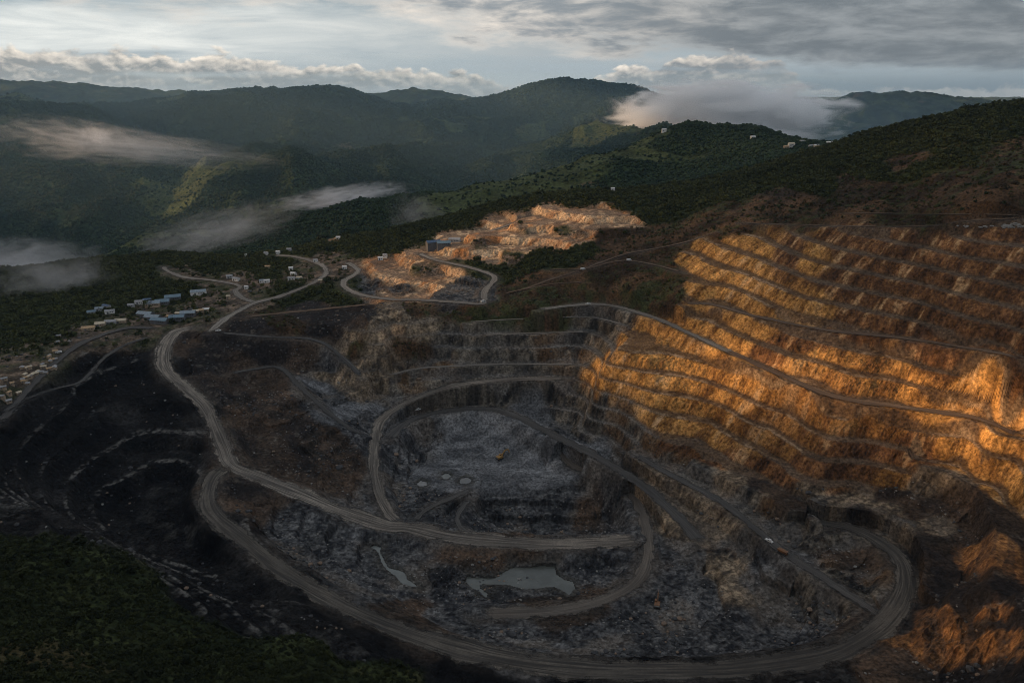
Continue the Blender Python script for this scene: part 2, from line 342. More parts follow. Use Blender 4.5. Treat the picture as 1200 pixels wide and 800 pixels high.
# ------------------------------------------------------------------ what the ground is made of, from survey points; D also carries painted shade
CLS = 'CGgOoPBVSFdTrDf'
ANCH = {
 'C': [(60,470),(120,480),(180,430),(160,520),(100,560),(40,560),(200,560),(180,600),(230,640),(270,680),(350,720),(220,480),(30,520),(250,600),(100,430),(430,755),(330,700),(550,790),(700,800),(850,800),(960,790)],
 'd': [(1150,600),(1100,588),(1050,585),(1160,620),(1075,650),(1100,690),(1200,700),(1060,720),(1155,730),(930,590),(1000,612),(1030,650),(1120,585),(1075,605),(1110,665),(1152,700),(1185,600),(1060,650),(1130,790),(1190,790),(1185,720),(900,565),(270,400),(330,415),(230,400),(300,450),(250,450),(290,500),(330,540),(380,385),(300,385),(360,365),(420,372),(350,500),(280,570)],
 'G': [(440,338),(468,334),(525,346),(560,338),(540,330),(500,520),(660,510),(480,540),(500,580),(650,600),(600,600),(700,560),(720,600),(560,620),(420,650),(370,620),(440,690),(380,460),(420,500),(400,430),(620,680),(540,680),(680,650),(800,650),(820,700),(760,690),(700,740),(600,720),(520,720),(850,740),(900,740),(880,690),(450,560),(460,530),(740,540),(600,755),(900,660)],
 'g': [(560,420),(620,400),(620,440),(560,460),(660,420),(690,400),(520,440),(480,450),(700,470),(680,500),(740,510),(780,540),(830,560),(860,640),(920,620),(960,580),(880,590),(1000,640),(960,690),(1010,680),(540,390),(700,370),(1060,620)],
 'O': [(790,495),(850,515),(1050,560),(830,300),(880,300),(950,300),(860,350),(950,360),(820,340),(800,400),(760,400),(740,430),(880,400),(960,420),(1060,430),(1150,450),(860,440),(940,470),(1040,490),(1130,490),(1180,530),(720,440),(780,470),(840,480),(900,510),(1130,545),(1180,575)],
 'o': [(1090,720),(1110,760),(1170,740),(1150,650),(1192,650), (1115,735),(1085,740),(1175,710)],
 'P': [(560,277),(588,266),(622,262),(722,258),(540,284),(520,297),(575,300),(630,268),(660,282),(457,392),(470,325),(500,335),(520,320),(460,310),(540,295),(580,290),(500,300),(600,275),(640,275),(680,260),(640,255),(700,250),(660,262),(480,345),(610,290),(400,268),(450,340)],
 'D': [(1000,290),(1060,290),(1120,290),(1180,285),(1050,330),(1110,335),(1180,345),(1000,330),(1090,365),(1180,375),(1020,365),(850,535),(910,550),(1000,540),(1060,532),(970,560),(800,520),(1190,310),(930,300),(1150,310),(890,405),(960,395),(1090,420),(1180,440)],  # wall outside the sunlit band: dark rock plus painted shade
 'f': [(590,535),(545,515),(620,520),(645,540),(540,553),(600,552),(565,540),(610,500),(700,550),(690,530),(520,530),(650,515),(505,560),(560,520),(575,505),(670,548),(515,548),(380,455),(400,485)],
 'T': [(762,557),(800,588),(835,622),(855,658),(872,692),(985,587),(1035,600),(1058,628),(1075,568),(1120,562),(1092,612),(960,575),(850,560),(458,398),(440,395),(425,425),(440,440),(410,395),(455,380),(480,378),(470,365),(420,440),(500,372),(395,440),(400,450)],
 'r': [(260,590),(405,545),(380,510),(300,470),(320,480),(560,650),(600,640),(620,710),(680,715),(500,730),(480,715),(700,600),(1040,770),(1080,790),(1000,645),(1130,595),(1090,640)],
 'B': [(620,330),(700,310),(760,310),(700,340),(640,370),(780,280),(740,300),(850,255),(940,240),(1040,230),(1140,240),(1100,215),(1000,215),(1180,215),(1080,255),(1190,180),(500,370),(480,365),(560,365),(720,275),(900,235),(600,340),(330,375),(420,400),(470,400),(780,340),(1060,190)],
 'V': [(450,285),(420,280),(540,255),(600,235),(560,310),(590,320),(680,300),(630,305),(1120,170),(1020,200),(960,215),(880,225),(820,235),(740,235),(1050,175),(1160,150),(680,225),(350,290),(340,345),(410,340),(250,310),(320,310),(200,310),(100,320),(50,350),(120,350),(200,340),(0,380),(60,380),(0,700),(60,760),(150,740),(250,780),(350,770),(430,790),(100,790),(120,690),(480,275),(760,245),(1000,185),(860,215),(1080,200)],
 'S': [(560,284),(610,266),(500,312),(600,300),(660,270),(530,306),(190,375),(230,365),(100,395),(150,385),(250,350),(60,415),(10,440),(270,345),(300,345),(350,320),(220,380),(380,310),(260,325),(210,318)],
}
a_xy = np.array([p for k in CLS if k in ANCH for p in ANCH[k]], float)
a_k = np.array([CLS.index(k) for k in CLS if k in ANCH for _ in ANCH[k]])
_TS2, _TL2 = np.meshgrid(TS, TL)
_f = np.exp(_TL2); _x = _TS2 * _f
_px, _py = project(_x, _f, TAB)
_px = _px + 10 * fbm(_x, _f, 60, 3, 91) * np.clip(500 / _f, .2, 1.5); _py = _py + 6 * fbm(_x, _f, 60, 3, 92) * np.clip(500 / _f, .2, 1.5)
CTAB = np.zeros((len(CLS),) + TAB.shape, np.float32)
for i in range(len(TL)):
    dd = ((_px[i][:, None] - a_xy[None, :, 0]) * 0.8) ** 2 + ((_py[i][:, None] - a_xy[None, :, 1]) * 1.5) ** 2
    w_ = 1.0 / (dd + 16.0) ** 3
    for k in range(len(CLS)): CTAB[k, i] = w_[:, a_k == k].sum(1)
CTAB /= CTAB.sum(0)
farm = sstep(math.log(1000), math.log(1230), _TL2)
CTAB *= (1 - farm); CTAB[CLS.index('F')] += farm
def classes(x, y):
    s = x / y; lf = np.log(y)
    w_ = np.stack([lattice(CTAB[k], s, lf) for k in range(len(CLS))])
    for k in range(len(CLS)):
        w_[k] *= 1 + 0.8 * fbm(x, y, 22, 3, 300 + k * 7, 0.6)
    w_ = np.clip(w_, 0, None) ** 2.5
    return w_ / (w_.sum(0) + 1e-9)

TERR = dict(C=1, G=0.8, g=1, O=1, o=0.7, P=0.85, B=0.2, V=0, S=0, F=0, d=0.7, T=.8, r=.6, D=1, f=.08)
BERM = dict(C=.63, G=.86, g=.5, O=.44, D=.44, o=.5, P=.74, B=.6, V=.5, S=.5, F=.5, d=.62, T=.45, r=.8, f=.8)
def ground(x, y, s, detail=True):
    """height and material weights at plan points"""
    zb = base_z(x, y)
    w_ = classes(x, y)
    tr = sum(TERR[k] * w_[i] for i, k in enumerate(CLS))
    rock = w_[CLS.index('T')] + w_[CLS.index('D')] + w_[CLS.index('g')] + w_[CLS.index('O')] + 0.8 * w_[CLS.index('P')] + 0.5 * w_[CLS.index('o')] + .4 * w_[CLS.index('d')]
    coal = w_[CLS.index('C')]
    n1 = fbm(x, y, 70, 3, 1); n2 = fbm(x, y, 16, 3, 5); n3 = fbm(x, y, 6.0, 3, 9, 0.6, True)
    floor_ = w_[CLS.index('G')] + w_[CLS.index('r')]
    zp = zb + tr * (2.6 * n1) + rock * (1.3 * n2 + 0.7 * n3) + coal * (0.7 * n2) + floor_ * (1.6 * n2 + .6 * n3)
    h = np.where(coal > 0.5, 8.4, np.where(floor_ > .5, 6.0, 10.5)); z0 = 9.0
    t = (zp - z0) / h
    n = np.floor(t); fr = t - n
    b = sum(BERM[k] * w_[i] for i, k in enumerate(CLS))
    prof = np.where(fr < b, 0.10 * fr / b, 0.10 + 0.90 * np.clip((fr - b) / (1 - b), 0, 1) ** 0.92)
    zt = z0 + h * (n + prof)
    face = sstep(b - .02, b + .06, fr) * sstep(1.0, 0.97, fr) * tr
    z = zb + 0.4 * n2 + (zt - zb - 0.4 * n2) * tr
    pit = w_[CLS.index('G')]
    z += (pit + .6 * w_[CLS.index('r')]) * (1.5 * fbm(x, y, 24, 4, 21, 0.55) + 1.2 * sstep(-.2, .5, fbm(x, y, 40, 2, 26)) * fbm(x, y, 5, 4, 24, 0.65, True))
    veg = w_[CLS.index('V')] + w_[CLS.index('B')]
    amp = np.clip(y / 500.0, .5, 2.0)
    z += veg * (2.2 * amp * fbm(x, y, 45, 4, 31, 0.55))
    z += (w_[CLS.index('S')] + w_[CLS.index('d')]) * 0.8 * fbm(x, y, 14, 3, 41)
    fp = np.clip((fr - b) / (1 - b), 0, 1); bump_ = np.sin(np.pi * fp) ** .7 * tr * (fr > b)
    z += bump_ * (rock + .5 * floor_ + .5 * coal) * (2.6 * fbm(x * .49 - y * .87, zb * .5, 7, 5, 51, .62, True) + 1.0 * fbm(x, y, 5, 4, 52, .6) + 1.2 * fbm(x, y, 22, 2, 53))
    z += coal * (.7 * fbm(x, y, 4, 4, 58, .65, True))
    z += w_[CLS.index('o')] * 3.2 * fbm(x * 0.35 + y * 0.3, y - x * .8, 7, 3, 55, .5, True)
    far = w_[CLS.index('F')]
    if far.max() > 0:
        fa = np.clip((y - 1000) / 2500.0, 0.0, 1.2)
        fb = np.clip((y - 1220) / 700.0, 0, 1.5)
        wx = x + 60 * fbm(x, y, 300, 2, 68)
        hi = sstep(60, 200, zb)
        z += far * (50 * fb * (1 - .55 * hi) * (fbm(wx, y, 520, 3, 61, 0.5, True) - .4 + .25 * hi) + 24 * (1 - .3 * hi) * fb * (fbm(wx, y, 230, 2, 63, .5, True) - .3) + 12 * np.clip(fa * 3, 0, 1) * fbm(x, y, 130, 3, 66, .5, True))
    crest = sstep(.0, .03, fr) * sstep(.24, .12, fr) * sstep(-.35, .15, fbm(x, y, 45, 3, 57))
    return z, w_, (face, crest), zb

# ------------------------------------------------------------------ mesh from a fan of plan points
def fan(f_rows, s_cols):
    f = np.asarray(f_rows)[:, None]; s = np.asarray(s_cols)[None, :]
    return (s * f).astype(np.float64), (f + 0 * s).astype(np.float64), s + 0 * f

def mesh_grid(name, x, y, z, mat, col=None, extra=None):
    nr, nc = x.shape
    co = np.stack([x, y, z], -1).reshape(-1, 3).astype(np.float32)
    idx = np.arange(nr * nc).reshape(nr, nc)
    q = np.stack([idx[:-1, :-1], idx[:-1, 1:], idx[1:, 1:], idx[1:, :-1]], -1).reshape(-1, 4)
    me = bpy.data.meshes.new(name)
    me.vertices.add(len(co)); me.vertices.foreach_set('co', co.ravel())
    me.loops.add(q.size); me.loops.foreach_set('vertex_index', q.ravel().astype(np.int32))
    me.polygons.add(len(q)); me.polygons.foreach_set('loop_start', np.arange(0, q.size, 4, dtype=np.int32))
    me.update(calc_edges=True)
    if col is not None:
        at = me.color_attributes.new('surface', 'FLOAT_COLOR', 'POINT')
        rgba = np.ones((len(co), 4), np.float32); rgba[:, :3] = col.reshape(-1, 3)
        at.data.foreach_set('color', rgba.ravel())
    for k, v in (extra or {}).items():
        at = me.attributes.new(k, 'FLOAT', 'POINT'); at.data.foreach_set('value', v.ravel().astype(np.float32))
    me.materials.append(mat)
    ob = bpy.data.objects.new(name, me); COL.objects.link(ob)
    return ob

def ground_material(name, fine=0.9, bump=0.6):
    m_ = bpy.data.materials.new(name); m_.use_nodes = True
    t = NT(m_.node_tree); t.n.clear()
    out = t.node('ShaderNodeOutputMaterial'); bs = t.node('ShaderNodeBsdfPrincipled')
    t.link(bs.outputs[0], out.inputs[0])
    at = t.node('ShaderNodeAttribute', attribute_name='surface')
    geo = t.node('ShaderNodeNewGeometry')
    pos = geo.outputs['Position']
    n1 = t.noise(pos, 0.55 * fine, 8, 0.68)
    n2 = t.noise(pos, 0.06 * fine, 5, 0.6)
    k = t.m('MULTIPLY', t.sm(n1, 0.28, 0.75, 0.32, 1.8), t.sm(n2, 0.3, 0.7, 0.75, 1.25))
    cc = t.node('ShaderNodeVectorMath', operation='SCALE')
    t.link(at.outputs['Color'], cc.inputs[0]); t.link(k, cc.inputs['Scale'])
    fl = t.node('ShaderNodeAttribute', attribute_name='fleck').outputs['Fac']
    vo = t.node('ShaderNodeTexVoronoi', feature='F1'); t.link(pos, vo.inputs['Vector']); vo.inputs['Scale'].default_value = 0.55
    sx = t.node('ShaderNodeSeparateXYZ'); t.link(vo.outputs['Color'], sx.inputs[0])
    fm = t.m('MULTIPLY', t.sm(t.m('ADD', sx.outputs[0], t.m('MULTIPLY', n2, 0.6)), 1.16, 1.34), t.sm(vo.outputs['Distance'], 0.6, 0.2, 0.0, 0.75))
    col_ = t.mix(t.m('MULTIPLY', fm, fl), cc.outputs[0], (.24, .23, .215))
    t.link(col_, bs.inputs['Base Color'])
    bs.inputs['Roughness'].default_value = 0.92
    bs.inputs['Specular IOR Level'].default_value = 0.06
    bp = t.node('ShaderNodeBump'); bp.inputs['Strength'].default_value = bump; bp.inputs['Distance'].default_value = 1.2
    t.link(n1, bp.inputs['Height']); t.link(bp.outputs[0], bs.inputs['Normal'])
    return m_

def lerp3(a, b, t): return a + (b - a) * t[..., None]
def V3(*c_): return np.array(c_, np.float32)

def surface_colour(x, y, z, w_, face_crest):
    face, crest = face_crest
    m1 = fbm(x, y, 30, 4, 101, .55) * .5 + .5
    m2 = fbm(x, y, 7, 3, 107, .6) * .5 + .5
    m3 = fbm(x, y, 2.4, 2, 109) * .5 + .5
    m4 = fbm(x, y, 110, 3, 113) * .5 + .5
    q_ = x * .49 - y * .87
    stk = fbm(q_, z * .28, 6, 4, 131, .62) * .5 + .5
    out = np.zeros(x.shape + (3,), np.float32)
    def add(k, c_): out[...] += w_[CLS.index(k)][..., None] * c_
    flat = 1 - face
    grey = lerp3(V3(.020, .021, .024), V3(.165, .163, .16), sstep(.3, .9, m1 * .25 + m2 * .35 + m3 * .4))
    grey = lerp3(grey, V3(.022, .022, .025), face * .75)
    grey = grey * (.6 + .8 * m4)[..., None]
    grey = lerp3(grey, V3(.13, .105, .08), sstep(.55, .75, m1) * .45)
    add('G', grey)
    flo = lerp3(V3(.075, .077, .081), V3(.17, .172, .176), sstep(.25, .8, fbm(x, y * 2.2, 16, 5, 121, .6) * .5 + .5))
    flo = lerp3(flo, V3(.16, .135, .105), sstep(.6, .8, m4) * .5)
    add('f', flo)
    cl = lerp3(V3(.005, .005, .006), V3(.022, .021, .021), sstep(.4, .9, m1))
    cl = lerp3(cl, V3(.035, .034, .032), flat * sstep(.45, .75, m2) * sstep(.35, .7, m4) * .8)
    cl = cl * (.55 + .9 * m3)[..., None]
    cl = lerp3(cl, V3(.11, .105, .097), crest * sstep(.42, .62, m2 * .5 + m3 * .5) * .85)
    add('C', cl)
    dk = lerp3(V3(.018, .016, .016), V3(.06, .042, .03), sstep(.35, .8, m1))
    dk = lerp3(dk, V3(.1, .085, .07), sstep(.68, .8, m2) * .5)
    add('d', dk)
    gr = lerp3(V3(.022, .021, .021), V3(.22, .19, .15), sstep(.34, .85, stk * .5 + m2 * .25 + m3 * .25))
    gr = lerp3(gr, V3(.15, .085, .04), sstep(.55, .75, m1) * .5)
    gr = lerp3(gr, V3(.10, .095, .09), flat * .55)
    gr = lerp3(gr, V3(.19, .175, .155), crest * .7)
    add('g', gr)
    orr = lerp3(V3(.13, .062, .022), V3(.54, .285, .09), sstep(.25, .72, stk * .6 + m2 * .2 + m3 * .2))
    orr = lerp3(orr, V3(.50, .385, .26), sstep(.55, .8, stk * .5 + m1 * .5) * .6)
    orr = lerp3(orr, V3(.09, .045, .022), sstep(.5, .3, m4) * .6)
    orr = lerp3(orr, V3(.085, .055, .035), flat * .85)  # flat berms darkened: shadow and grazing light put into the colour
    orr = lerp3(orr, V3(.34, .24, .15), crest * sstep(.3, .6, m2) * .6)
    add('O', orr)
    shaded_wall = lerp3(V3(.028, .015, .009), V3(.13, .062, .026), sstep(.3, .8, stk * .6 + m2 * .2 + m3 * .2))  # dark brown wall rock, with cloud shade put into its colour
    shaded_wall = lerp3(shaded_wall, V3(.26, .17, .09), sstep(.62, .8, stk) * .6)
    shaded_wall = lerp3(shaded_wall, V3(.05, .036, .025), flat * .85)
    add('D', shaded_wall)
    om = lerp3(V3(.06, .034, .02), V3(.42, .19, .065), sstep(.3, .75, m1 * .45 + m2 * .25 + m3 * .3))
    shaded_wall = lerp3(V3(.028, .015, .009), V3(.13, .062, .026), sstep(.3, .8, stk * .6 + m2 * .2 + m3 * .2))
    shaded_wall = lerp3(shaded_wall, V3(.26, .17, .09), sstep(.62, .8, stk) * .6)
    shaded_wall = lerp3(shaded_wall, V3(.05, .036, .025), flat * .85)
    add('D', shaded_wall)
    om = lerp3(om, V3(.05, .04, .033), flat * .5)
    add('o', om)
    pl = lerp3(V3(.33, .15, .06), V3(.60, .43, .27), sstep(.3, .7, stk * .6 + m1 * .4))
    pl = lerp3(pl, V3(.13, .095, .07), flat * sstep(.2, .5, m2) * .85)
    add('P', pl)
    br = lerp3(V3(.028, .019, .012), V3(.095, .055, .03), sstep(.3, .8, m1))
    br = lerp3(br, V3(.035, .045, .018), sstep(.5, .7, m2 * .5 + m4 * .5) * .8)
    add('B', br)
    vg = lerp3(V3(.010, .015, .006), V3(.038, .046, .017), sstep(.3, .75, m2 * .5 + m1 * .5))
    vg = lerp3(vg, V3(.07, .045, .025), sstep(.66, .82, m1) * .5)
    add('V', vg)
    st = lerp3(V3(.05, .04, .03), V3(.17, .125, .09), sstep(.3, .8, m2))
    st = lerp3(st, V3(.03, .04, .016), sstep(.5, .65, m1) * .7)
    add('S', st)
    tn = lerp3(V3(.05, .04, .03), V3(.36, .27, .18), sstep(.3, .8, stk * .6 + m3 * .4))
    tn = lerp3(tn, V3(.10, .085, .07), flat * .6)
    add('T', tn)
    ru = lerp3(V3(.026, .022, .019), V3(.10, .066, .045), sstep(.3, .8, m1 * .6 + m2 * .4))
    add('r', ru)
    fo = lerp3(V3(.011, .019, .012), V3(.032, .047, .022), sstep(.3, .75, m1 * .5 + m4 * .5))
    fo = lerp3(fo, V3(.055, .066, .027), sstep(.30, .42, fbm(x, y, 300, 4, 800, .55)) * .85)
    fo = lerp3(fo, V3(.10, .07, .045), sstep(.55, .62, fbm(x, y, 200, 4, 801, .55)) * .7)
    add('F', fo)
    return out

# ---- near ground: the mine and its plateau
rows = [90.0]
while rows[-1] < 1150: rows.append(rows[-1] * (1.008 if rows[-1] < 225 else 1.0017))
cols = np.linspace(-1.12, 1.12, 1500)
X, Y, S_ = fan(rows, cols)
rows = np.array(rows)
Z, WT, FACE, ZB = ground(X, Y, S_)

def hit_base(px, py):
    a, b, c_ = ray(px, py)
    t = np.linspace(140, 1140, 3000) / b
    zz = base_z(a * t, b * t); below = np.nonzero(CAM_Z + c_ * t < zz)[0]
    k = below[0] if len(below) else len(t) - 1
    return np.array([a * t[k], b * t[k], float(zz[k])])
# ---- carve the roads
def resample(p, step):
    p = np.asarray(p, float)
    # Catmull-Rom through the points
    out = []
    for i in range(len(p) - 1):
        p0 = p[max(i - 1, 0)]; p1 = p[i]; p2 = p[i + 1]; p3 = p[min(i + 2, len(p) - 1)]
        for t in np.linspace(0, 1, 12, endpoint=False):
            out.append(0.5 * ((2 * p1) + (-p0 + p2) * t + (2 * p0 - 5 * p1 + 4 * p2 - p3) * t * t + (-p0 + 3 * p1 - 3 * p2 + p3) * t ** 3))
    out.append(p[-1]); out = np.array(out)
    d = np.r_[0, np.cumsum(np.hypot(*np.diff(out[:, :2], axis=0).T))]
    n = max(2, int(d[-1] / step))
    tt = np.linspace(0, d[-1], n)
    return np.stack([np.interp(tt, d, out[:, k]) for k in range(3)], 1), d[-1]
ROADLINES = []
RD = np.full(X.shape, 1e3, np.float32); RS = np.full(X.shape, 12.0, np.float32); RZ = np.zeros(X.shape, np.float32)
for kind, wd, pts in ROADS:
    p3 = []
    for px, py, z in pts:
        p3.append(at_z(px, py, z) if z is not None else hit_base(px, py))
    line, L = resample(p3, 5.0)
    # smooth grades
    for _ in range(3): line[1:-1, 2] = (line[:-2, 2] + line[1:-1, 2] * 2 + line[2:, 2]) / 4
    ROADLINES.append((kind, wd, line))
    M = wd / 2 + 14
    for i in range(len(line) - 1):
        a, b = line[i], line[i + 1]
        r0, r1 = np.searchsorted(rows, [min(a[1], b[1]) - M, max(a[1], b[1]) + M])
        if r1 <= r0: continue
        ss = [(a[0] - M) / rows[r0], (a[0] + M) / rows[r0], (b[0] - M) / rows[r0], (b[0] + M) / rows[r0], (a[0] - M) / rows[r1 - 1], (a[0] + M) / rows[r1 - 1], (b[0] - M) / rows[r1 - 1], (b[0] + M) / rows[r1 - 1]]
        c0, c1 = np.searchsorted(cols, [min(ss), max(ss)])
        if c1 <= c0: continue
        xs = X[r0:r1, c0:c1]; ys = Y[r0:r1, c0:c1]
        dx_, dy_ = b[0] - a[0], b[1] - a[1]
        t = np.clip(((xs - a[0]) * dx_ + (ys - a[1]) * dy_) / (dx_ * dx_ + dy_ * dy_ + 1e-9), 0, 1)
        d = np.hypot(xs - a[0] - t * dx_, ys - a[1] - t * dy_) - wd / 2
        better = d < RD[r0:r1, c0:c1]
        RD[r0:r1, c0:c1] = np.where(better, d, RD[r0:r1, c0:c1])
        RS[r0:r1, c0:c1] = np.where(better, 7.0 if kind == 'berm' else 4.5 if kind == 'track' or wd < 4 else 12.0 if wd > 9 else 8.0, RS[r0:r1, c0:c1])
        RZ[r0:r1, c0:c1] = np.where(better, a[2] + t * (b[2] - a[2]), RZ[r0:r1, c0:c1])
wr = sstep(0, 1, np.clip((RS - RD - 1.5 * fbm(X, Y, 9, 2, 77)) / (RS - 1.5), 0, 1))
Z = Z * (1 - wr) + RZ * wr
RZ_M = wr
Z += (RS > 6) * .8 * np.exp(-((RD - 1.4) / .9) ** 2) * sstep(-.3, .3, fbm(X, Y, 12, 3, 79))
PONDS = [ # name, label, water level, outline in the photograph, colour
 ('pond', 'grey green tailings pond with ragged shore on the pit floor', 0.4, [(548,675),(562,676),(580,677),(598,665),(616,665),(634,663),(650,663),(653,672),(661,679),(671,681),(674,689),(667,698),(658,691),(649,688),(634,689),(617,690),(607,688),(598,685),(582,685),(566,684),(563,689),(572,695),(570,700),(560,692),(550,686),(545,680)], (.10, .106, .095)),
 ('puddle', 'milky round puddle on the pit floor, nearest the mound face', -0.6, [(538,564),(541,560),(547,559),(552,562),(551,565),(545,567),(540,567)], (.12, .12, .115)),
 ('puddle', 'milky oval puddle on the pit floor beside the round one', -0.2, [(517,557),(520,555),(527,555),(529,558),(524,561),(519,561)], (.13, .14, .13)),
 ('puddle', 'small pale puddle furthest left on the pit floor', 0.2, [(488,566),(493,563),(500,565),(500,569),(494,570),(489,569)], (.17, .17, .165)),
 ('stream', 'thin milky stream of runoff below the haul road', 5.2, [(432,641),(440,639),(447,641),(446,648),(450,658),(456,665),(466,668),(474,671),(477,678),(486,684),(489,687),(481,687),(470,683),(464,675),(455,668),(448,661),(444,650),(441,644)], (.13, .14, .13)),
]
def inside(poly, px, py):
    r_ = np.zeros(px.shape, bool); n_ = len(poly)
    for i in range(n_):
        (x1, y1), (x2, y2) = poly[i], poly[i - 1]
        cnd = (y1 > py) != (y2 > py)
        r_ ^= cnd & (px < (x2 - x1) * (py - y1) / ((y2 - y1) if y2 != y1 else 1e-9) + x1)
    return r_
MUD = np.zeros(X.shape, np.float32)
WATER_Z = []
for _n, _l, zw, poly, _c in PONDS:
    for _k in range(3):
        pw = np.array([at_z(a, b, zw) for a, b in poly]); r0, r1 = np.searchsorted(rows, [pw[:, 1].min() - 2, pw[:, 1].max() + 2])
        ins = inside(pw[:, :2], X[r0:r1], Y[r0:r1])
        if ins.any(): zw = float(np.percentile(Z[r0:r1][ins], 35))
    WATER_Z.append(zw)
    pw = np.array([at_z(a, b, zw) for a, b in poly])
    m_in = np.zeros(X.shape, bool); r0, r1 = np.searchsorted(rows, [pw[:, 1].min() - 12, pw[:, 1].max() + 12])
    sl = slice(r0, r1)
    wob = 0.8 * fbm(X[sl], Y[sl], 5, 2, 610), 0.8 * fbm(X[sl], Y[sl], 5, 2, 611)
    ins = inside(pw[:, :2], X[sl] + wob[0], Y[sl] + wob[1])
    dist = np.full(ins.shape, 99.0)
    for i in range(len(pw)):
        a, b = pw[i - 1], pw[i]; ex, ey = b[0] - a[0], b[1] - a[1]
        tt_ = np.clip(((X[sl] - a[0]) * ex + (Y[sl] - a[1]) * ey) / (ex * ex + ey * ey + 1e-9), 0, 1)
        dist = np.minimum(dist, np.hypot(X[sl] - a[0] - tt_ * ex, Y[sl] - a[1] - tt_ * ey))
    Zs = Z[sl]
    Zs[ins] = zw - 0.5
    MUD[sl] = np.maximum(MUD[sl], np.where(ins, 1, sstep(7, .5, dist + 2.5 * fbm(X[sl], Y[sl], 6, 3, 615))))
    out_ = (~ins) & (dist < 9)
    k_ = sstep(9, 1, dist)
    Zs[out_] = np.maximum(Zs * (1 - k_) + (zw + 0.35 + .3 * np.abs(Zs - zw)) * k_, zw + 0.12)[out_]
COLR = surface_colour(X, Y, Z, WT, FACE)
COLR = lerp3(COLR, V3(.055, .052, .046), MUD * .8)
shoulder = sstep(7, 0.5, RD) * (RS > 7.5) * (1 - WT[CLS.index('C')] * .5) * (RS > 4) * sstep(-.5, .4, fbm(X, Y, 20, 3, 78))
COLR = lerp3(COLR, V3(.085, .072, .06), shoulder * .55)
mat_ground = ground_material('mine_rock_and_soil')
FLECK = (WT[CLS.index('G')] * .9 + WT[CLS.index('g')] * .5 + WT[CLS.index('d')] * .5 + WT[CLS.index('S')] * .6 + WT[CLS.index('C')] * .12 + WT[CLS.index('r')] * .6 + WT[CLS.index('T')] * .8) * (1 - RZ_M)
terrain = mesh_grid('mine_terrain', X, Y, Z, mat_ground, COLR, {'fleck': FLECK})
terrain.data.shade_flat(); terrain['kind'] = 'structure'
def gz(x, y):
    """height of the finished near ground"""
    x = np.atleast_1d(np.asarray(x, float)); y = np.atleast_1d(np.asarray(y, float))
    r = np.clip(np.interp(y, rows, np.arange(len(rows))), 0, len(rows) - 1.001)
    q = np.clip((x / y - cols[0]) / (cols[1] - cols[0]), 0, len(cols) - 1.001)
    i = r.astype(int); j = q.astype(int); a = r - i; b = q - j
    return (Z[i, j] * (1 - b) + Z[i, j + 1] * b) * (1 - a) + (Z[i + 1, j] * (1 - b) + Z[i + 1, j + 1] * b) * a
def hit(px, py):
    """the ground point seen at a place in the photograph"""
    a, b, c_ = ray(px, py)
    t = np.linspace(100, 1140, 4000) / b
    zz = gz(a * t, b * t); below = np.nonzero(CAM_Z + c_ * t < zz)[0]
    k = below[0] if len(below) else len(t) - 1
    return np.array([a * t[k], b * t[k], float(zz[k])])

# ---- far hills
rows2 = [1138.0]
while rows2[-1] < 11000: rows2.append(rows2[-1] * 1.0032)
while rows2[-1] < 62000: rows2.append(rows2[-1] * 1.03)
cols2 = np.linspace(-0.95, 0.95, 1000)
X2, Y2, S2 = fan(rows2, cols2)
Z2, WT2, FACE2, _ = ground(X2, Y2, S2)
Z2[:4] -= np.array([2.5, 2, 1, .5])[:, None]
COL2 = surface_colour(X2, Y2, Z2, WT2, FACE2)
mat_hill = ground_material('forest_floor', 0.25, 0.3)
hills = mesh_grid('hills', X2, Y2, Z2, mat_hill, COL2)
hills['kind'] = 'structure'

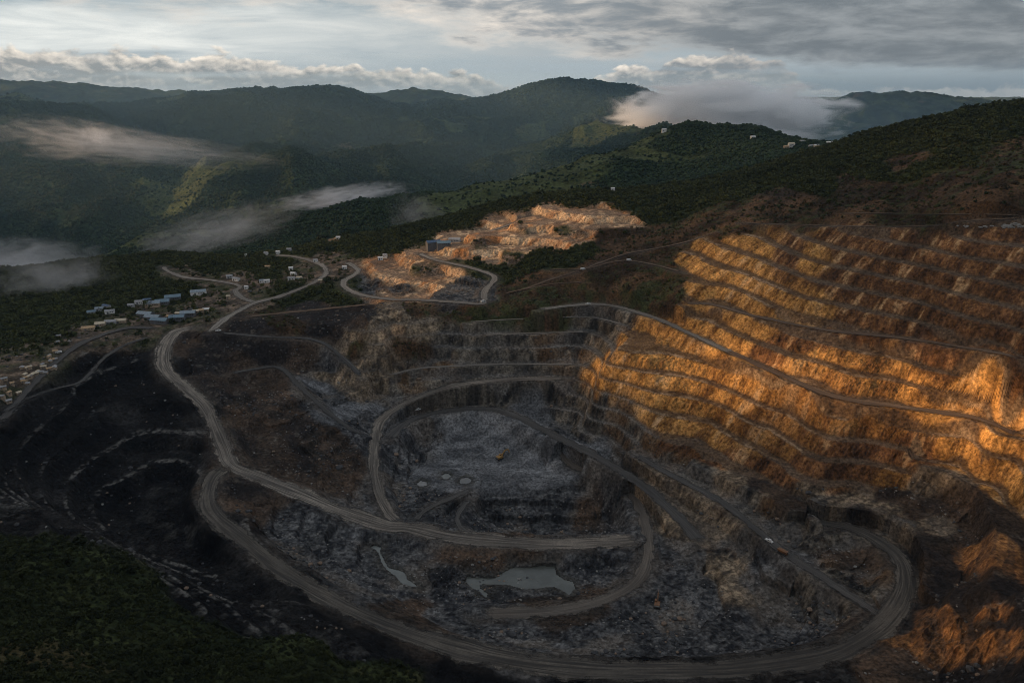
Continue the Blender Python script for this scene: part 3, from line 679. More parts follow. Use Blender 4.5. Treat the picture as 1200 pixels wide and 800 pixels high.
# ------------------------------------------------------------------ roads laid on the ground
def road_material(name, base, dark, light, worn=False):
    m_ = bpy.data.materials.new(name); m_.use_nodes = True
    t = NT(m_.node_tree); t.n.clear()
    out = t.node('ShaderNodeOutputMaterial'); bs = t.node('ShaderNodeBsdfPrincipled')
    ac = t.node('ShaderNodeAttribute', attribute_name='across').outputs['Fac']
    al = t.node('ShaderNodeAttribute', attribute_name='along').outputs['Fac']
    pos = t.node('ShaderNodeNewGeometry').outputs['Position']
    streak = t.noise(t.xyz(t.m('MULTIPLY', ac, 6.5), t.m('MULTIPLY', al, 0.025), 1.0), 1.0, 6, 0.62, 0.5)
    blot = t.noise(pos, 0.09, 6, 0.65)
    fine = t.noise(pos, 0.9, 5, 0.7)
    cc = t.mix(t.sm(streak, 0.40, 0.60), dark, light)
    cc = t.mix(t.sm(blot, 0.35, 0.7, 0.0, 0.6), cc, base)
    cc = t.mix(t.sm(fine, 0.3, 0.75, 0.5, 0.0), cc, dark)
    cc = t.mix(t.sm(t.noise(pos, 0.012, 3, 0.5), 0.35, 0.65, 0.0, 0.55), cc, dark)
    t.link(cc, bs.inputs['Base Color']); bs.inputs['Roughness'].default_value = 0.9
    bs.inputs['Specular IOR Level'].default_value = 0.1
    bp = t.node('ShaderNodeBump'); bp.inputs['Strength'].default_value = 0.5; bp.inputs['Distance'].default_value = 0.6
    t.link(streak, bp.inputs['Height']); t.link(bp.outputs[0], bs.inputs['Normal'])
    tr = t.node('ShaderNodeBsdfTransparent'); mx = t.node('ShaderNodeMixShader')
    edge = t.m('ADD', t.m('ABSOLUTE', ac), t.m('MULTIPLY', t.m('SUBTRACT', t.noise(pos, 0.10, 7, 0.72), 0.5), 1.9))
    cover = t.m('MULTIPLY', t.sm(edge, 1.0, 0.55), t.sm(t.m('ADD', t.node('ShaderNodeAttribute', attribute_name='ends').outputs['Fac'], t.m('MULTIPLY', t.m('SUBTRACT', t.noise(pos, 0.15, 5, 0.7), 0.5), 1.2)), 0.1, 0.7))
    if worn: cover = t.m('MULTIPLY', cover, t.sm(t.noise(pos, 0.022, 4, 0.6), 0.28, 0.55))
    t.link(cover, mx.inputs[0])
    t.link(tr.outputs[0], mx.inputs[1]); t.link(bs.outputs[0], mx.inputs[2])
    t.link(mx.outputs[0], out.inputs[0])
    return m_
ROADMAT = {
 'haul': road_material('packed_haul_road', (.16, .138, .115), (.055, .05, .045), (.38, .33, .275)),
 'grey': road_material('dark_haul_road', (.085, .08, .075), (.05, .048, .046), (.14, .13, .12)),
 'pale': road_material('pale_track', (.21, .19, .165), (.12, .105, .09), (.34, .31, .27)),
 'track': road_material('worn_bench_track', (.08, .077, .073), (.04, .039, .037), (.15, .143, .135), True),
 'loop': road_material('dark_loop_road', (.075, .066, .057), (.04, .037, .034), (.19, .165, .135)),
 'dust': road_material('dusty_pit_road', (.135, .115, .095), (.075, .066, .058), (.21, .18, .15)),
 'brown': road_material('brown_track', (.15, .10, .065), (.08, .055, .04), (.23, .165, .115)),
}
ROADNAME = {'loop': 'haul_road', 'dust': 'dusty_road', 'track': 'bench_track', 'haul': 'haul_road', 'grey': 'pit_road', 'pale': 'gravel_road', 'brown': 'bench_road'}
for ri, (kind, wd, line) in enumerate(ROADLINES):
    if kind == 'berm': continue
    ln, L = resample(line, 2.0)
    tg = np.gradient(ln[:, :2], axis=0); tg /= np.linalg.norm(tg, axis=1)[:, None] + 1e-9
    nrm = np.stack([-tg[:, 1], tg[:, 0]], 1)
    ac = np.linspace(-1, 1, 11)
    hw = wd / 2 * 1.15 + 0.13 * wd * fbm(ln[:, 0], ln[:, 1], 90, 2, 450 + ri) + 0.13 * wd * fbm(ln[:, 0], ln[:, 1], 25, 2, 400 + ri)
    xs = ln[:, 0:1] + nrm[:, 0:1] * hw[:, None] * ac[None]
    ys = ln[:, 1:2] + nrm[:, 1:2] * hw[:, None] * ac[None]
    zs = np.clip(gz(xs.ravel(), ys.ravel()).reshape(xs.shape), ln[:, 2:3], ln[:, 2:3] + .7) + 0.22 + 0.02 * ri
    al = np.linspace(0, L, len(ln))[:, None] + 0 * xs
    ob = mesh_grid(ROADNAME[kind], xs, ys, zs, ROADMAT[kind], None, {'across': ac[None] + 0 * xs, 'along': al, 'ends': np.minimum(al, L - al) / 14.0})
    ob['kind'] = 'structure'

for (nm, lb, _z, poly, colr), zw in zip(PONDS, WATER_Z):
    m_ = bpy.data.materials.new('silty_water'); m_.use_nodes = True
    t = NT(m_.node_tree); bs = t.n['Principled BSDF']
    pos = t.node('ShaderNodeNewGeometry').outputs['Position']
    cc = t.mix(t.sm(t.noise(pos, .12, 5, .6), .35, .7), tuple(c_ * .72 for c_ in colr), colr)
    t.link(cc, bs.inputs['Base Color']); bs.inputs['Roughness'].default_value = .18
    bp = t.node('ShaderNodeBump'); bp.inputs['Strength'].default_value = .05; t.link(t.noise(pos, 1.5, 3, .6), bp.inputs['Height']); t.link(bp.outputs[0], bs.inputs['Normal'])
    pw = np.array([at_z(a, b, zw) for a, b in poly]); ct = pw.mean(0)
    nrm_ = np.stack([np.roll(pw[:, 1], 1) - np.roll(pw[:, 1], -1), np.roll(pw[:, 0], -1) - np.roll(pw[:, 0], 1)], 1)
    nrm_ /= np.linalg.norm(nrm_, axis=1)[:, None] + 1e-9
    area2 = np.sum(pw[:, 0] * np.roll(pw[:, 1], -1) - np.roll(pw[:, 0], -1) * pw[:, 1])
    off = pw[:, :2] - nrm_ * (1.3 if area2 > 0 else -1.3) * -1
    if abs(np.sum(off[:, 0] * np.roll(off[:, 1], -1) - np.roll(off[:, 0], -1) * off[:, 1])) < abs(area2): off = pw[:, :2] + (pw[:, :2] - off)
    bm = bmesh.new(); vs = [bm.verts.new((a, b, zw)) for a, b in off]
    f_ = bm.faces.new(vs)
    if f_.normal.z < 0: f_.normal_flip()
    bmesh.ops.triangulate(bm, faces=bm.faces[:])
    me = bpy.data.meshes.new(nm); bm.to_mesh(me); bm.free(); me.materials.append(m_)
    ob = bpy.data.objects.new(nm, me); COL.objects.link(ob); ob['kind'] = 'structure'

# ------------------------------------------------------------------ unseen cloud sheet added towards the sun, its gaps shaped to place the light
e1 = np.array([math.cos(R(SUN_AZ)), -math.sin(R(SUN_AZ)), 0.0]); sdn = np.array(sd)
e2 = np.cross(e1, sdn); e2 = e2 if e2[2] > 0 else -e2
GAPS = [ # (px, py, rx, ry, tilt deg, share of sunlight let through)
 (800,438,80,24,10,.27),(890,445,85,32,8,.62),(1000,460,90,30,8,1.0),(1090,470,80,30,10,1.0),(1180,495,70,34,18,1.0),
 (695,440,24,34,0,.18),(745,398,45,30,0,.14),(830,310,42,45,20,.20),(890,350,50,30,10,.07),(1110,545,50,30,20,.35),
 (520,320,70,32,-10,.42),(600,280,70,28,-14,.45),(670,255,50,22,-10,.35),(470,350,60,16,0,.2),(430,410,40,40,0,.10),(400,265,20,14,0,.4),
 (1120,725,45,45,0,.28),(1180,740,24,40,0,.24),(930,560,160,30,15,.03),
 (835,165,70,30,0,.34),(830,240,60,20,0,.12),(720,130,70,22,0,.18),(560,150,120,30,0,.12),(250,150,60,20,0,.10),(1120,180,90,34,0,.16),
 (330,300,120,30,-10,.14),(420,300,70,18,0,.22),
]
def sunshare(px, py, y):
    t = np.full(px.shape, 0.0, np.float32)
    for gx, gy, rx, ry, tl, v in GAPS:
        c_, s_ = math.cos(R(tl)), math.sin(R(tl))
        u = ((px - gx) * c_ + (py - gy) * s_) / rx; w_ = (-(px - gx) * s_ + (py - gy) * c_) / ry
        t = 1 - (1 - t) * (1 - v * np.exp(-(u * u + w_ * w_)))
    return t
def sheet_axes(lo, hi, clo, chi, fine_, coarse):
    a = [clo]
    while a[-1] > lo: a.append(a[-1] - min(coarse, max(fine_, (clo - a[-1]) * 0.15)))
    b = list(np.arange(clo + fine_, chi, fine_))
    while b[-1] < hi: b.append(b[-1] + min(coarse, max(fine_, (b[-1] - chi) * 0.15)))
    return np.array(sorted(a + b))
P1 = np.stack([X, Y, Z], -1)[::2, ::2].reshape(-1, 3); P2 = np.stack([X2, Y2, Z2], -1)[:800:2, ::2].reshape(-1, 3)
PP = np.concatenate([P1, P2]); pa = PP @ e1; pb = PP @ e2
ppx, ppy = project(PP[:, 0], PP[:, 1], PP[:, 2])
shr = sunshare(ppx, ppy, PP[:, 1]) + 0.015
inmine = PP[:, 1] < 1100
A_ = sheet_axes(-12000, 10500, 100, 1400, 9.0, 400.0); B_ = sheet_axes(-4500, 3500, -330, 330, 6.0, 300.0)
ia = np.clip(np.searchsorted(A_, pa), 0, len(A_) - 1); ib = np.clip(np.searchsorted(B_, pb), 0, len(B_) - 1)
acc = np.zeros((len(B_), len(A_)), np.float32); cnt = np.full(acc.shape, 1e-3, np.float32)
np.add.at(acc, (ib, ia), shr * np.where(inmine, 1, .15)); np.add.at(cnt, (ib, ia), np.where(inmine, 1, .15))
GA, GB = np.meshgrid(A_, B_)
base_t = 0.02 + 0.0 * GA
acc += base_t * 1e-3; Tm = acc / cnt
for _ in range(3):
    Tm[1:-1, 1:-1] = (Tm[1:-1, 1:-1] * 2 + Tm[:-2, 1:-1] + Tm[2:, 1:-1] + Tm[1:-1, :-2] + Tm[1:-1, 2:]) / 6
for cx_, cy_, cf_, rr_, v_ in ((113, 160, 1900, 70, .3), (250, 192, 2000, 150, .3), (165, 178, 2000, 250, .15)):
    q_ = np.array(at_f(cx_, cy_, cf_)); Tm = np.maximum(Tm, v_ * np.exp(-(((GA - q_ @ e1) / rr_) ** 2 + ((GB - q_ @ e2) / (rr_ * .45)) ** 2)))
Tm = np.maximum(Tm, .5 * sstep(1250, 1700, GA) * sstep(.05, .35, fbm(GA, GB * 3, 700, 3, 505)) + .04 * sstep(1250, 1700, GA))
Tm *= 1 + 0.35 * fbm(GA, GB * 2, 60, 3, 500)
Tm = np.clip(Tm, 0.0, 0.97)
cl_m = bpy.data.materials.new('cloud_vapour'); cl_m.use_nodes = True
t = NT(cl_m.node_tree); t.n.clear()
o_ = t.node('ShaderNodeOutputMaterial'); df = t.node('ShaderNodeBsdfDiffuse'); tl_ = t.node('ShaderNodeBsdfTranslucent'); tp = t.node('ShaderNodeBsdfTransparent')
df.inputs[0].default_value = (.8, .8, .8, 1); tl_.inputs[0].default_value = (.5, .5, .5, 1)
m1_ = t.node('ShaderNodeMixShader'); m1_.inputs[0].default_value = .35; t.link(df.outputs[0], m1_.inputs[1]); t.link(tl_.outputs[0], m1_.inputs[2])
m2_ = t.node('ShaderNodeMixShader'); t.link(t.node('ShaderNodeAttribute', attribute_name='sun_block').outputs['Fac'], m2_.inputs[0])
t.link(tp.outputs[0], m2_.inputs[1]); t.link(m1_.outputs[0], m2_.inputs[2]); t.link(m2_.outputs[0], o_.inputs[0])
DCL = 8700.0
puff = 25 + 20 * np.abs(fbm(GA, GB, 400, 4, 510)) + 40 * np.clip(fbm(GA, GB, 1500, 3, 512), 0, 1)
def sheet(off): return sdn[None, None] * (DCL + off)[..., None] + GA[..., None] * e1 + GB[..., None] * e2
F_, Bk = sheet(-puff), sheet(puff)
n_r, n_cc = GA.shape
both = np.concatenate([F_, Bk[::-1]], 0); both = np.concatenate([both, both[:1]], 0)
vap = 1 - np.sqrt(Tm); vap = np.concatenate([vap, vap[::-1], vap[:1]], 0)
ob = mesh_grid('sun_mask_cloud', both[..., 0], both[..., 1], both[..., 2], cl_m, None, {'sun_block': vap})
ob['kind'] = 'stuff'; ob['label'] = 'unseen grey cloud sheet towards the low sun, gaps shaped to place the light'; ob['category'] = 'cloud'

# ------------------------------------------------------------------ air, mist and smoke
def volume_material(name, color, dens, aniso=0.2):
    m_ = bpy.data.materials.new(name); m_.use_nodes = True
    t = NT(m_.node_tree); t.n.clear()
    o_ = t.node('ShaderNodeOutputMaterial'); v = t.node('ShaderNodeVolumePrincipled')
    v.inputs['Color'].default_value = (*color, 1); v.inputs['Anisotropy'].default_value = aniso
    t.link(v.outputs[0], o_.inputs['Volume'])
    if isinstance(dens, (int, float)): v.inputs['Density'].default_value = dens
    return m_, t, v
def box_mesh(name, lo, hi, mat):
    bm = bmesh.new(); bmesh.ops.create_cube(bm, size=1.0)
    for v in bm.verts: v.co = Vector([lo[i] if v.co[i] < 0 else hi[i] for i in range(3)])
    me = bpy.data.meshes.new(name); bm.to_mesh(me); bm.free(); me.materials.append(mat)
    ob = bpy.data.objects.new(name, me); COL.objects.link(ob); return ob
hz_m, _, _ = volume_material('air', (.50, .75, 1.0), 1.6e-5, 0.0)
haze = box_mesh('haze', (-8300, -400, -960), (8300, 20000, 440), hz_m)
haze['kind'] = 'stuff'; haze['label'] = 'thin blue haze filling the air over mine and hills'; haze['category'] = 'haze'

def fog(name, label, cat, centre, size, rotz, dens, scale, thr, seed, stretch=(1, 1, 1), warp=0.6, soft=.35, tilt=0.0, taper=0.0, color=(.93, .95, 1.0)):
    m_, t, v = volume_material(name + '_vapour', color, None, 0.15)
    p = t.node('ShaderNodeTexCoord').outputs['Object']
    sp_ = t.node('ShaderNodeSeparateXYZ'); t.link(p, sp_.inputs[0])
    px_, py_, pz_ = sp_.outputs
    if taper:      # narrower towards +x, the end where the smoke rises
        k = t.m('ADD', 1.0, t.m('MULTIPLY', t.m('ADD', px_, 1.0), taper))
        py_ = t.m('MULTIPLY', py_, k); pz_ = t.m('MULTIPLY', t.m('ADD', pz_, t.m('MULTIPLY', t.m('ADD', px_, 1.0), 0.0)), k)
    q = t.xyz(t.m('MULTIPLY', px_, scale * stretch[0]), t.m('MULTIPLY', py_, scale * stretch[1]), t.m('ADD', t.m('MULTIPLY', pz_, scale * stretch[2]), float(seed)))
    n = t.noise(q, 1.0, 6, 0.6, warp)
    vl = t.node('ShaderNodeVectorMath', operation='LENGTH'); t.link(t.xyz(px_, py_, pz_), vl.inputs[0])
    fall = t.m('SUBTRACT', 1.0, vl.outputs['Value'])
    d = t.m('ADD', fall, t.m('MULTIPLY', t.m('SUBTRACT', n, 0.5), 2.4))
    d = t.m('MULTIPLY', t.sm(d, thr, thr + soft), t.sm(fall, 0.0, 0.12))
    t.link(t.m('MULTIPLY', d, dens), v.inputs['Density'])
    bm = bmesh.new(); bmesh.ops.create_icosphere(bm, subdivisions=2, radius=1.06)
    me = bpy.data.meshes.new(name); bm.to_mesh(me); bm.free(); me.materials.append(m_)
    ob = bpy.data.objects.new(name, me); COL.objects.link(ob)
    ob.location = centre; ob.scale = size; ob.rotation_euler = (0, tilt, rotz)
    ob['kind'] = 'stuff'; ob['label'] = label; ob['category'] = cat
    return ob
fog('smoke', 'long grey smoke trail drifting left from a ridge in the valley', 'smoke', at_f(160, 172, 2000), (450, 130, 115), R(-4), .010, 3.4, .1, 3, (1.3, 1, 1.2), tilt=R(5.5), taper=.95, soft=1.0, warp=1.2)
fog('smoke', 'small bright puff of smoke above the left hill', 'smoke', at_f(115, 160, 1880), (60, 42, 40), 0, .02, 2.6, .2, 9, soft=.8, warp=1.0, tilt=R(12))
fog('mist', 'faint wisp of mist over the wooded slope at far left', 'mist', at_f(66, 330, 850), (80, 50, 52), R(20), .011, 2.4, .15, 21, soft=1.0, warp=1.0)
fog('mist', 'low mist in the valley behind the wooded plateau edge', 'mist', at_f(15, 308, 1250), (170, 110, 52), R(15), .009, 2.6, .1, 27, soft=1.0, warp=1.0)
fog('mist', 'thin mist behind the settlement ridge', 'mist', at_f(250, 275, 1380), (210, 90, 60), R(-10), .006, 2.6, .1, 33, soft=1.0, warp=1.2, tilt=R(-15))
fog('mist', 'mist strip rising between the two dark forest ridges', 'mist', at_f(400, 231, 1730), (190, 70, 34), R(8), .016, 3.0, .1, 41, (1.4, 1, 1), soft=.8, tilt=R(-7), warp=1.0)
fog('mist', 'small haze of dust above the far plateau rim', 'mist', at_f(487, 252, 1250), (60, 40, 50), 0, .006, 1.8, .1, 47, soft=1.0)
fog('mist', 'white mist in the gap between the left hills', 'mist', at_f(135, 136, 4200), (230, 120, 60), 0, .012, 1.8, .1, 53, soft=.6)
fog('cloud', 'thick white cloud resting on the ridge in front of distant hills', 'cloud', at_f(850, 136, 2450), (470, 220, 130), 0, .055, 2.6, .2, 61, (1.1, 1, 1), soft=.45, warp=.9, color=(1, 1, 1))
fog('cloud', 'torn cloud shred against the shoulder of the main mountain', 'cloud', at_f(765, 140, 2600), (130, 70, 38), 0, .02, 2.2, .2, 69, soft=.6, warp=1.0)
vm, _, _ = volume_material('valley_air', (.46, .74, 1.0), 1.25e-4, 0.0)
bm = bmesh.new(); bmesh.ops.create_icosphere(bm, subdivisions=4, radius=1.0)
me = bpy.data.meshes.new('valley_haze'); bm.to_mesh(me); bm.free(); me.materials.append(vm); me.shade_smooth()
vh = bpy.data.objects.new('valley_haze', me); COL.objects.link(vh); vh.location = (-500, 2600, -60); vh.scale = (2700, 1000, 440)
vh['kind'] = 'stuff'; vh['label'] = 'blue haze lying in the deep valley behind the plateau'; vh['category'] = 'haze'
# ------------------------------------------------------------------ materials for things
def plain(name, colr, rough=.7, metal=0.0, var=.25, scale=1.0, spec=.4):
    m_ = bpy.data.materials.new(name); m_.use_nodes = True
    t = NT(m_.node_tree); bs = t.n['Principled BSDF']
    co = t.node('ShaderNodeTexCoord').outputs['Object']
    n = t.noise(co, scale, 5, .65)
    k = t.sm(n, .3, .7, 1 - var, 1 + var)
    sc_ = t.node('ShaderNodeVectorMath', operation='SCALE'); sc_.inputs[0].default_value = colr; t.link(k, sc_.inputs['Scale'])
    t.link(sc_.outputs[0], bs.inputs['Base Color'])
    bs.inputs['Roughness'].default_value = rough; bs.inputs['Metallic'].default_value = metal; bs.inputs['Specular IOR Level'].default_value = spec
    return m_
def leafy(name, dark, light):
    m_ = bpy.data.materials.new(name); m_.use_nodes = True
    t = NT(m_.node_tree); bs = t.n['Principled BSDF']
    rnd = t.node('ShaderNodeObjectInfo').outputs['Random']
    pos = t.node('ShaderNodeNewGeometry').outputs['Position']
    big = t.noise(pos, .012, 4, .6)
    small = t.noise(pos, .5, 3, .6)
    f = t.m('ADD', t.m('MULTIPLY', rnd, .45), t.m('ADD', t.m('MULTIPLY', big, .5), t.m('MULTIPLY', small, .3)))
    cc = t.mix(t.sm(f, .3, .95), dark, light)
    t.link(cc, bs.inputs['Base Color']); bs.inputs['Roughness'].default_value = .75; bs.inputs['Specular IOR Level'].default_value = .08
    return m_
def link_mesh(name, bm, mat, parent=None, smooth=False):
    me = bpy.data.meshes.new(name); bm.to_mesh(me); bm.free()
    me.materials.append(mat)
    if smooth: me.shade_smooth()
    else: me.shade_flat()
    ob = bpy.data.objects.new(name, me); COL.objects.link(ob)
    if parent: ob.parent = parent
    return ob
def root(name, loc, rz, label, cat, group=None):
    o = bpy.data.objects.new(name, None); COL.objects.link(o)
    o.location = loc; o.rotation_euler = (0, 0, rz); o['label'] = label; o['category'] = cat
    o.empty_display_size = 2
    if group: o['group'] = group
    return o
def dup(o, loc, rz, sc_=1.0, label=None):
    r_ = o.copy(); COL.objects.link(r_); r_.location = loc; r_.rotation_euler = (0, 0, rz); r_.scale = (sc_,) * 3
    if label: r_['label'] = label
    for ch in list(o.children):
        c_ = ch.copy(); COL.objects.link(c_); c_.parent = r_
        for gch in list(ch.children):
            d_ = gch.copy(); COL.objects.link(d_); d_.parent = c_
    return r_
def bx(bm, cx, cy, cz, sx, sy, sz, rot=None, bev=0.0):
    r_ = bmesh.ops.create_cube(bm, size=1.0)
    vs = r_['verts']
    M = Matrix.Translation((cx, cy, cz)) @ (rot or Matrix.Identity(4)) @ Matrix.Diagonal((sx, sy, sz, 1))
    bmesh.ops.transform(bm, matrix=M, verts=vs)
    if bev:
        es = list({e for v in vs for e in v.link_edges})
        bmesh.ops.bevel(bm, geom=es, offset=bev, segments=1, affect='EDGES')
def prism(bm, prof, y0, y1):
    """profile in xz swept along y"""
    a = [bm.verts.new((x, y0, z)) for x, z in prof]; b = [bm.verts.new((x, y1, z)) for x, z in prof]
    n = len(prof)
    bm.faces.new(a); bm.faces.new(b[::-1])
    for i in range(n): bm.faces.new((a[i - 1], b[i - 1], b[i], a[i]))
    bmesh.ops.recalc_face_normals(bm, faces=bm.faces[:])
def cyl(bm, p, axis, r_, L, n=14):
    rr = bmesh.ops.create_cone(bm, cap_ends=True, segments=n, radius1=r_, radius2=r_, depth=L)
    M = Matrix.Translation(p) @ Vector(axis).to_track_quat('Z', 'Y').to_matrix().to_4x4()
    bmesh.ops.transform(bm, matrix=M, verts=rr['verts'])

# ------------------------------------------------------------------ foliage masses
def blob_proto(name, mat, seed, squash=1.0, cone=0.0, sub=2, jag=.35):
    rr = random.Random(seed); bm = bmesh.new()
    bmesh.ops.create_icosphere(bm, subdivisions=sub, radius=1.0)
    off = [Vector((rr.uniform(-1, 1), rr.uniform(-1, 1), rr.uniform(-.6, 1))).normalized() for _ in range(6)]
    for v in bm.verts:
        d = v.co.normalized()
        k = .72 + .42 * max(0, max(d.dot(o) for o in off)) ** 6 + rr.uniform(-jag, jag) * .6
        v.co = d * k
        v.co.z = v.co.z * squash + squash * .75
        if cone:
            tz = max(0, v.co.z / (squash * 1.75)); v.co.x *= 1 - cone * tz; v.co.y *= 1 - cone * tz
    me = bpy.data.meshes.new(name); bm.to_mesh(me); bm.free(); me.materials.append(mat); me.shade_flat()
    return bpy.data.objects.new(name, me)
def leaf_proto(name, mat, seed, n=70, size=.22, squash=.7):
    rr = random.Random(seed); bm = bmesh.new()
    lobes = [(Vector((rr.uniform(-.5, .5), rr.uniform(-.5, .5), rr.uniform(.3, .8) * squash)), rr.uniform(.35, .6)) for _ in range(5)]
    for _ in range(n):
        c_, r_ = rr.choice(lobes)
        d = Vector((rr.gauss(0, 1), rr.gauss(0, 1), rr.gauss(.3, 1))).normalized()
        p = c_ + d * r_ * rr.uniform(.6, 1.05); p.z = max(p.z, .02)
        nrm = (d + Vector((rr.uniform(-.6, .6), rr.uniform(-.6, .6), rr.uniform(-.2, .9)))).normalized()
        q = nrm.to_track_quat('Z', 'Y'); s_ = size * rr.uniform(.6, 1.3)
        vs = [bm.verts.new(p + q @ Vector((x * s_, y * s_, 0))) for x, y in ((-1, -.5), (.2, -.8), (1, .1), (.1, .8))]
        bm.faces.new(vs)
    me = bpy.data.meshes.new(name); bm.to_mesh(me); bm.free(); me.materials.append(mat); me.shade_flat()
    return bpy.data.objects.new(name, me)
def scatter(name, pts, scl, protos, label, cat, seed=0):
    me = bpy.data.meshes.new(name); n = len(pts)
    me.vertices.add(n); me.vertices.foreach_set('co', np.asarray(pts, np.float32).ravel())
    r_ = np.random.default_rng(seed)
    for nm, v in (('scl', np.asarray(scl)), ('turn', r_.uniform(0, 6.28, n)), ('pick', r_.integers(0, len(protos), n) + 0.0)):
        me.attributes.new(nm, 'FLOAT', 'POINT').data.foreach_set('value', v.astype(np.float32))
    ob = bpy.data.objects.new(name, me); COL.objects.link(ob)
    ng = bpy.data.node_groups.new(name + '_nodes', 'GeometryNodeTree')
    ng.interface.new_socket('Geometry', in_out='INPUT', socket_type='NodeSocketGeometry'); ng.interface.new_socket('Geometry', in_out='OUTPUT', socket_type='NodeSocketGeometry')
    gi = ng.nodes.new('NodeGroupInput'); go = ng.nodes.new('NodeGroupOutput'); jn = ng.nodes.new('GeometryNodeJoinGeometry')
    def attr(nm):
        a = ng.nodes.new('GeometryNodeInputNamedAttribute'); a.data_type = 'FLOAT'; a.inputs[0].default_value = nm; return a.outputs[0]
    sc_ = attr('scl'); tn = attr('turn'); pk = attr('pick')
    cx = ng.nodes.new('ShaderNodeCombineXYZ'); ng.links.new(tn, cx.inputs[2])
    for i, p in enumerate(protos):
        oi = ng.nodes.new('GeometryNodeObjectInfo'); oi.inputs['Object'].default_value = p; oi.inputs['As Instance'].default_value = True
        ip = ng.nodes.new('GeometryNodeInstanceOnPoints')
        cm = ng.nodes.new('FunctionNodeCompare'); cm.data_type = 'FLOAT'; cm.operation = 'EQUAL'
        ng.links.new(pk, cm.inputs[0]); cm.inputs[1].default_value = float(i); cm.inputs['Epsilon'].default_value = .1
        ng.links.new(gi.outputs[0], ip.inputs['Points']); ng.links.new(cm.outputs[0], ip.inputs['Selection'])
        ng.links.new(oi.outputs['Geometry'], ip.inputs['Instance']); ng.links.new(cx.outputs[0], ip.inputs['Rotation']); ng.links.new(sc_, ip.inputs['Scale'])
        ng.links.new(ip.outputs[0], jn.inputs[0])
    ng.links.new(jn.outputs[0], go.inputs[0])
    md = ob.modifiers.new('scatter', 'NODES'); md.node_group = ng
    ob['kind'] = 'stuff'; ob['label'] = label; ob['category'] = cat
    return ob
m_forest = leafy('forest_leaves', (.008, .017, .012), (.030, .049, .025))
m_scrub = leafy('scrub_leaves', (.014, .020, .008), (.060, .066, .022))
m_dry = leafy('dry_scrub', (.022, .018, .010), (.062, .044, .022))
P_TREE = [blob_proto('forest_tree', m_forest, i, (.72, .85, 1.0)[i % 3], .12) for i in range(5)]
P_BUSH = [leaf_proto('scrub_bush', m_scrub, 30 + i) for i in range(4)]
m_under = leafy('undergrowth_leaves', (.006, .009, .003), (.026, .031, .010))
P_UND = [leaf_proto('undergrowth_bush', m_under, 40 + i, 90, .17) for i in range(4)]
P_DRY = [leaf_proto('dry_bush', m_dry, 50 + i, 50, .2) for i in range(3)]

# far forest: even cover of trees over the hills, thinner with distance
Rr = np.random.default_rng(5)
def far_z(x, y):
    r_ = np.clip(np.interp(y, rows2, np.arange(len(rows2))), 0, len(rows2) - 1.001); q = np.clip((x / y - cols2[0]) / (cols2[1] - cols2[0]), 0, len(cols2) - 1.001)
    i = r_.astype(int); j = q.astype(int); a = r_ - i; b = q - j
    return (Z2[i, j] * (1 - b) + Z2[i, j + 1] * b) * (1 - a) + (Z2[i + 1, j] * (1 - b) + Z2[i + 1, j + 1] * b) * a
N = 560000
fy = np.sqrt(Rr.uniform(1150 ** 2, 3900 ** 2, N)); keepf = Rr.uniform(0, 1, N) < np.clip((2000 / fy) ** 1.1, .45, 1); fy = fy[keepf]
fx = Rr.uniform(-.80, .80, len(fy)) * fy
cl_ = fbm(fx, fy, 150, 3, 700) + .25 * Rr.normal(0, 1, len(fx))
ok = (cl_ > -.55) & ((fbm(fx, fy, 300, 4, 800, .55) < .34) | (Rr.uniform(0, 1, len(fx)) < .12)); fx, fy = fx[ok], fy[ok]
fz = far_z(fx, fy) - .8
fs = np.minimum(Rr.lognormal(math.log(2.3), .38, len(fx)), 4.2) * np.clip(fy / 2400, 1.0, 1.25)
scatter('forest', np.stack([fx, fy, fz], 1), fs, P_TREE, 'dark green forest covering the far hills and valleys', 'forest', 1)

# scrub on the plateau, the right hill and the foreground spur
ws = np.clip(WT[CLS.index('V')] * 1.0 + WT[CLS.index('B')] * .35 + WT[CLS.index('S')] * .18, 0, 1) * (RZ_M < .05)
def pick_points(n, fmin, fmax, weight_min=.12):
    y = np.sqrt(Rr.uniform(fmin ** 2, fmax ** 2, n)); s_ = Rr.uniform(-1.0, 1.0, n)
    i = np.searchsorted(rows, y).clip(0, len(rows) - 1); j = np.searchsorted(cols, s_).clip(0, len(cols) - 1)
    w_ = ws[i, j]; patch = fbm(s_ * y, y, 35, 3, 720) * .5 + .5
    k = (Rr.uniform(0, 1, n) < w_ * (.25 + 1.3 * patch)) & (w_ > weight_min)
    x = s_[k] * y[k]; y = y[k]
    dry = (WT[CLS.index('B')] > WT[CLS.index('V')])[i, j][k]
    return x, y, gz(x, y), dry
x, y, z, dry = pick_points(120000, 560, 1148)
sz = Rr.lognormal(math.log(2.0), .4, len(x)) * np.where(dry, .7, 1.0)
g_ = ~dry | (Rr.uniform(0, 1, len(x)) < .45)
scatter('scrub', np.stack([x, y, z - .3], 1)[g_], sz[g_], P_BUSH, 'green scrub and low trees over the plateau and hillsides', 'scrub', 2)
scatter('dry_scrub', np.stack([x, y, z - .2], 1)[~g_], sz[~g_], P_DRY, 'brown dry scrub on the bare slopes beside the mine', 'scrub', 3)
x, y, z, dry = pick_points(110000, 120, 420)
sz = Rr.lognormal(math.log(.95), .45, len(x)) * np.where(dry, .6, 1.0)
g_ = ~dry | (Rr.uniform(0, 1, len(x)) < .4)
scatter('undergrowth', np.stack([x, y, z - .15], 1)[g_], sz[g_], P_UND, 'dark green undergrowth on the spur at the bottom left', 'undergrowth', 4)
scatter('dry_undergrowth', np.stack([x, y, z - .1], 1)[~g_], sz[~g_], P_DRY, 'brown dry growth along the crest of the near spur', 'undergrowth', 5)

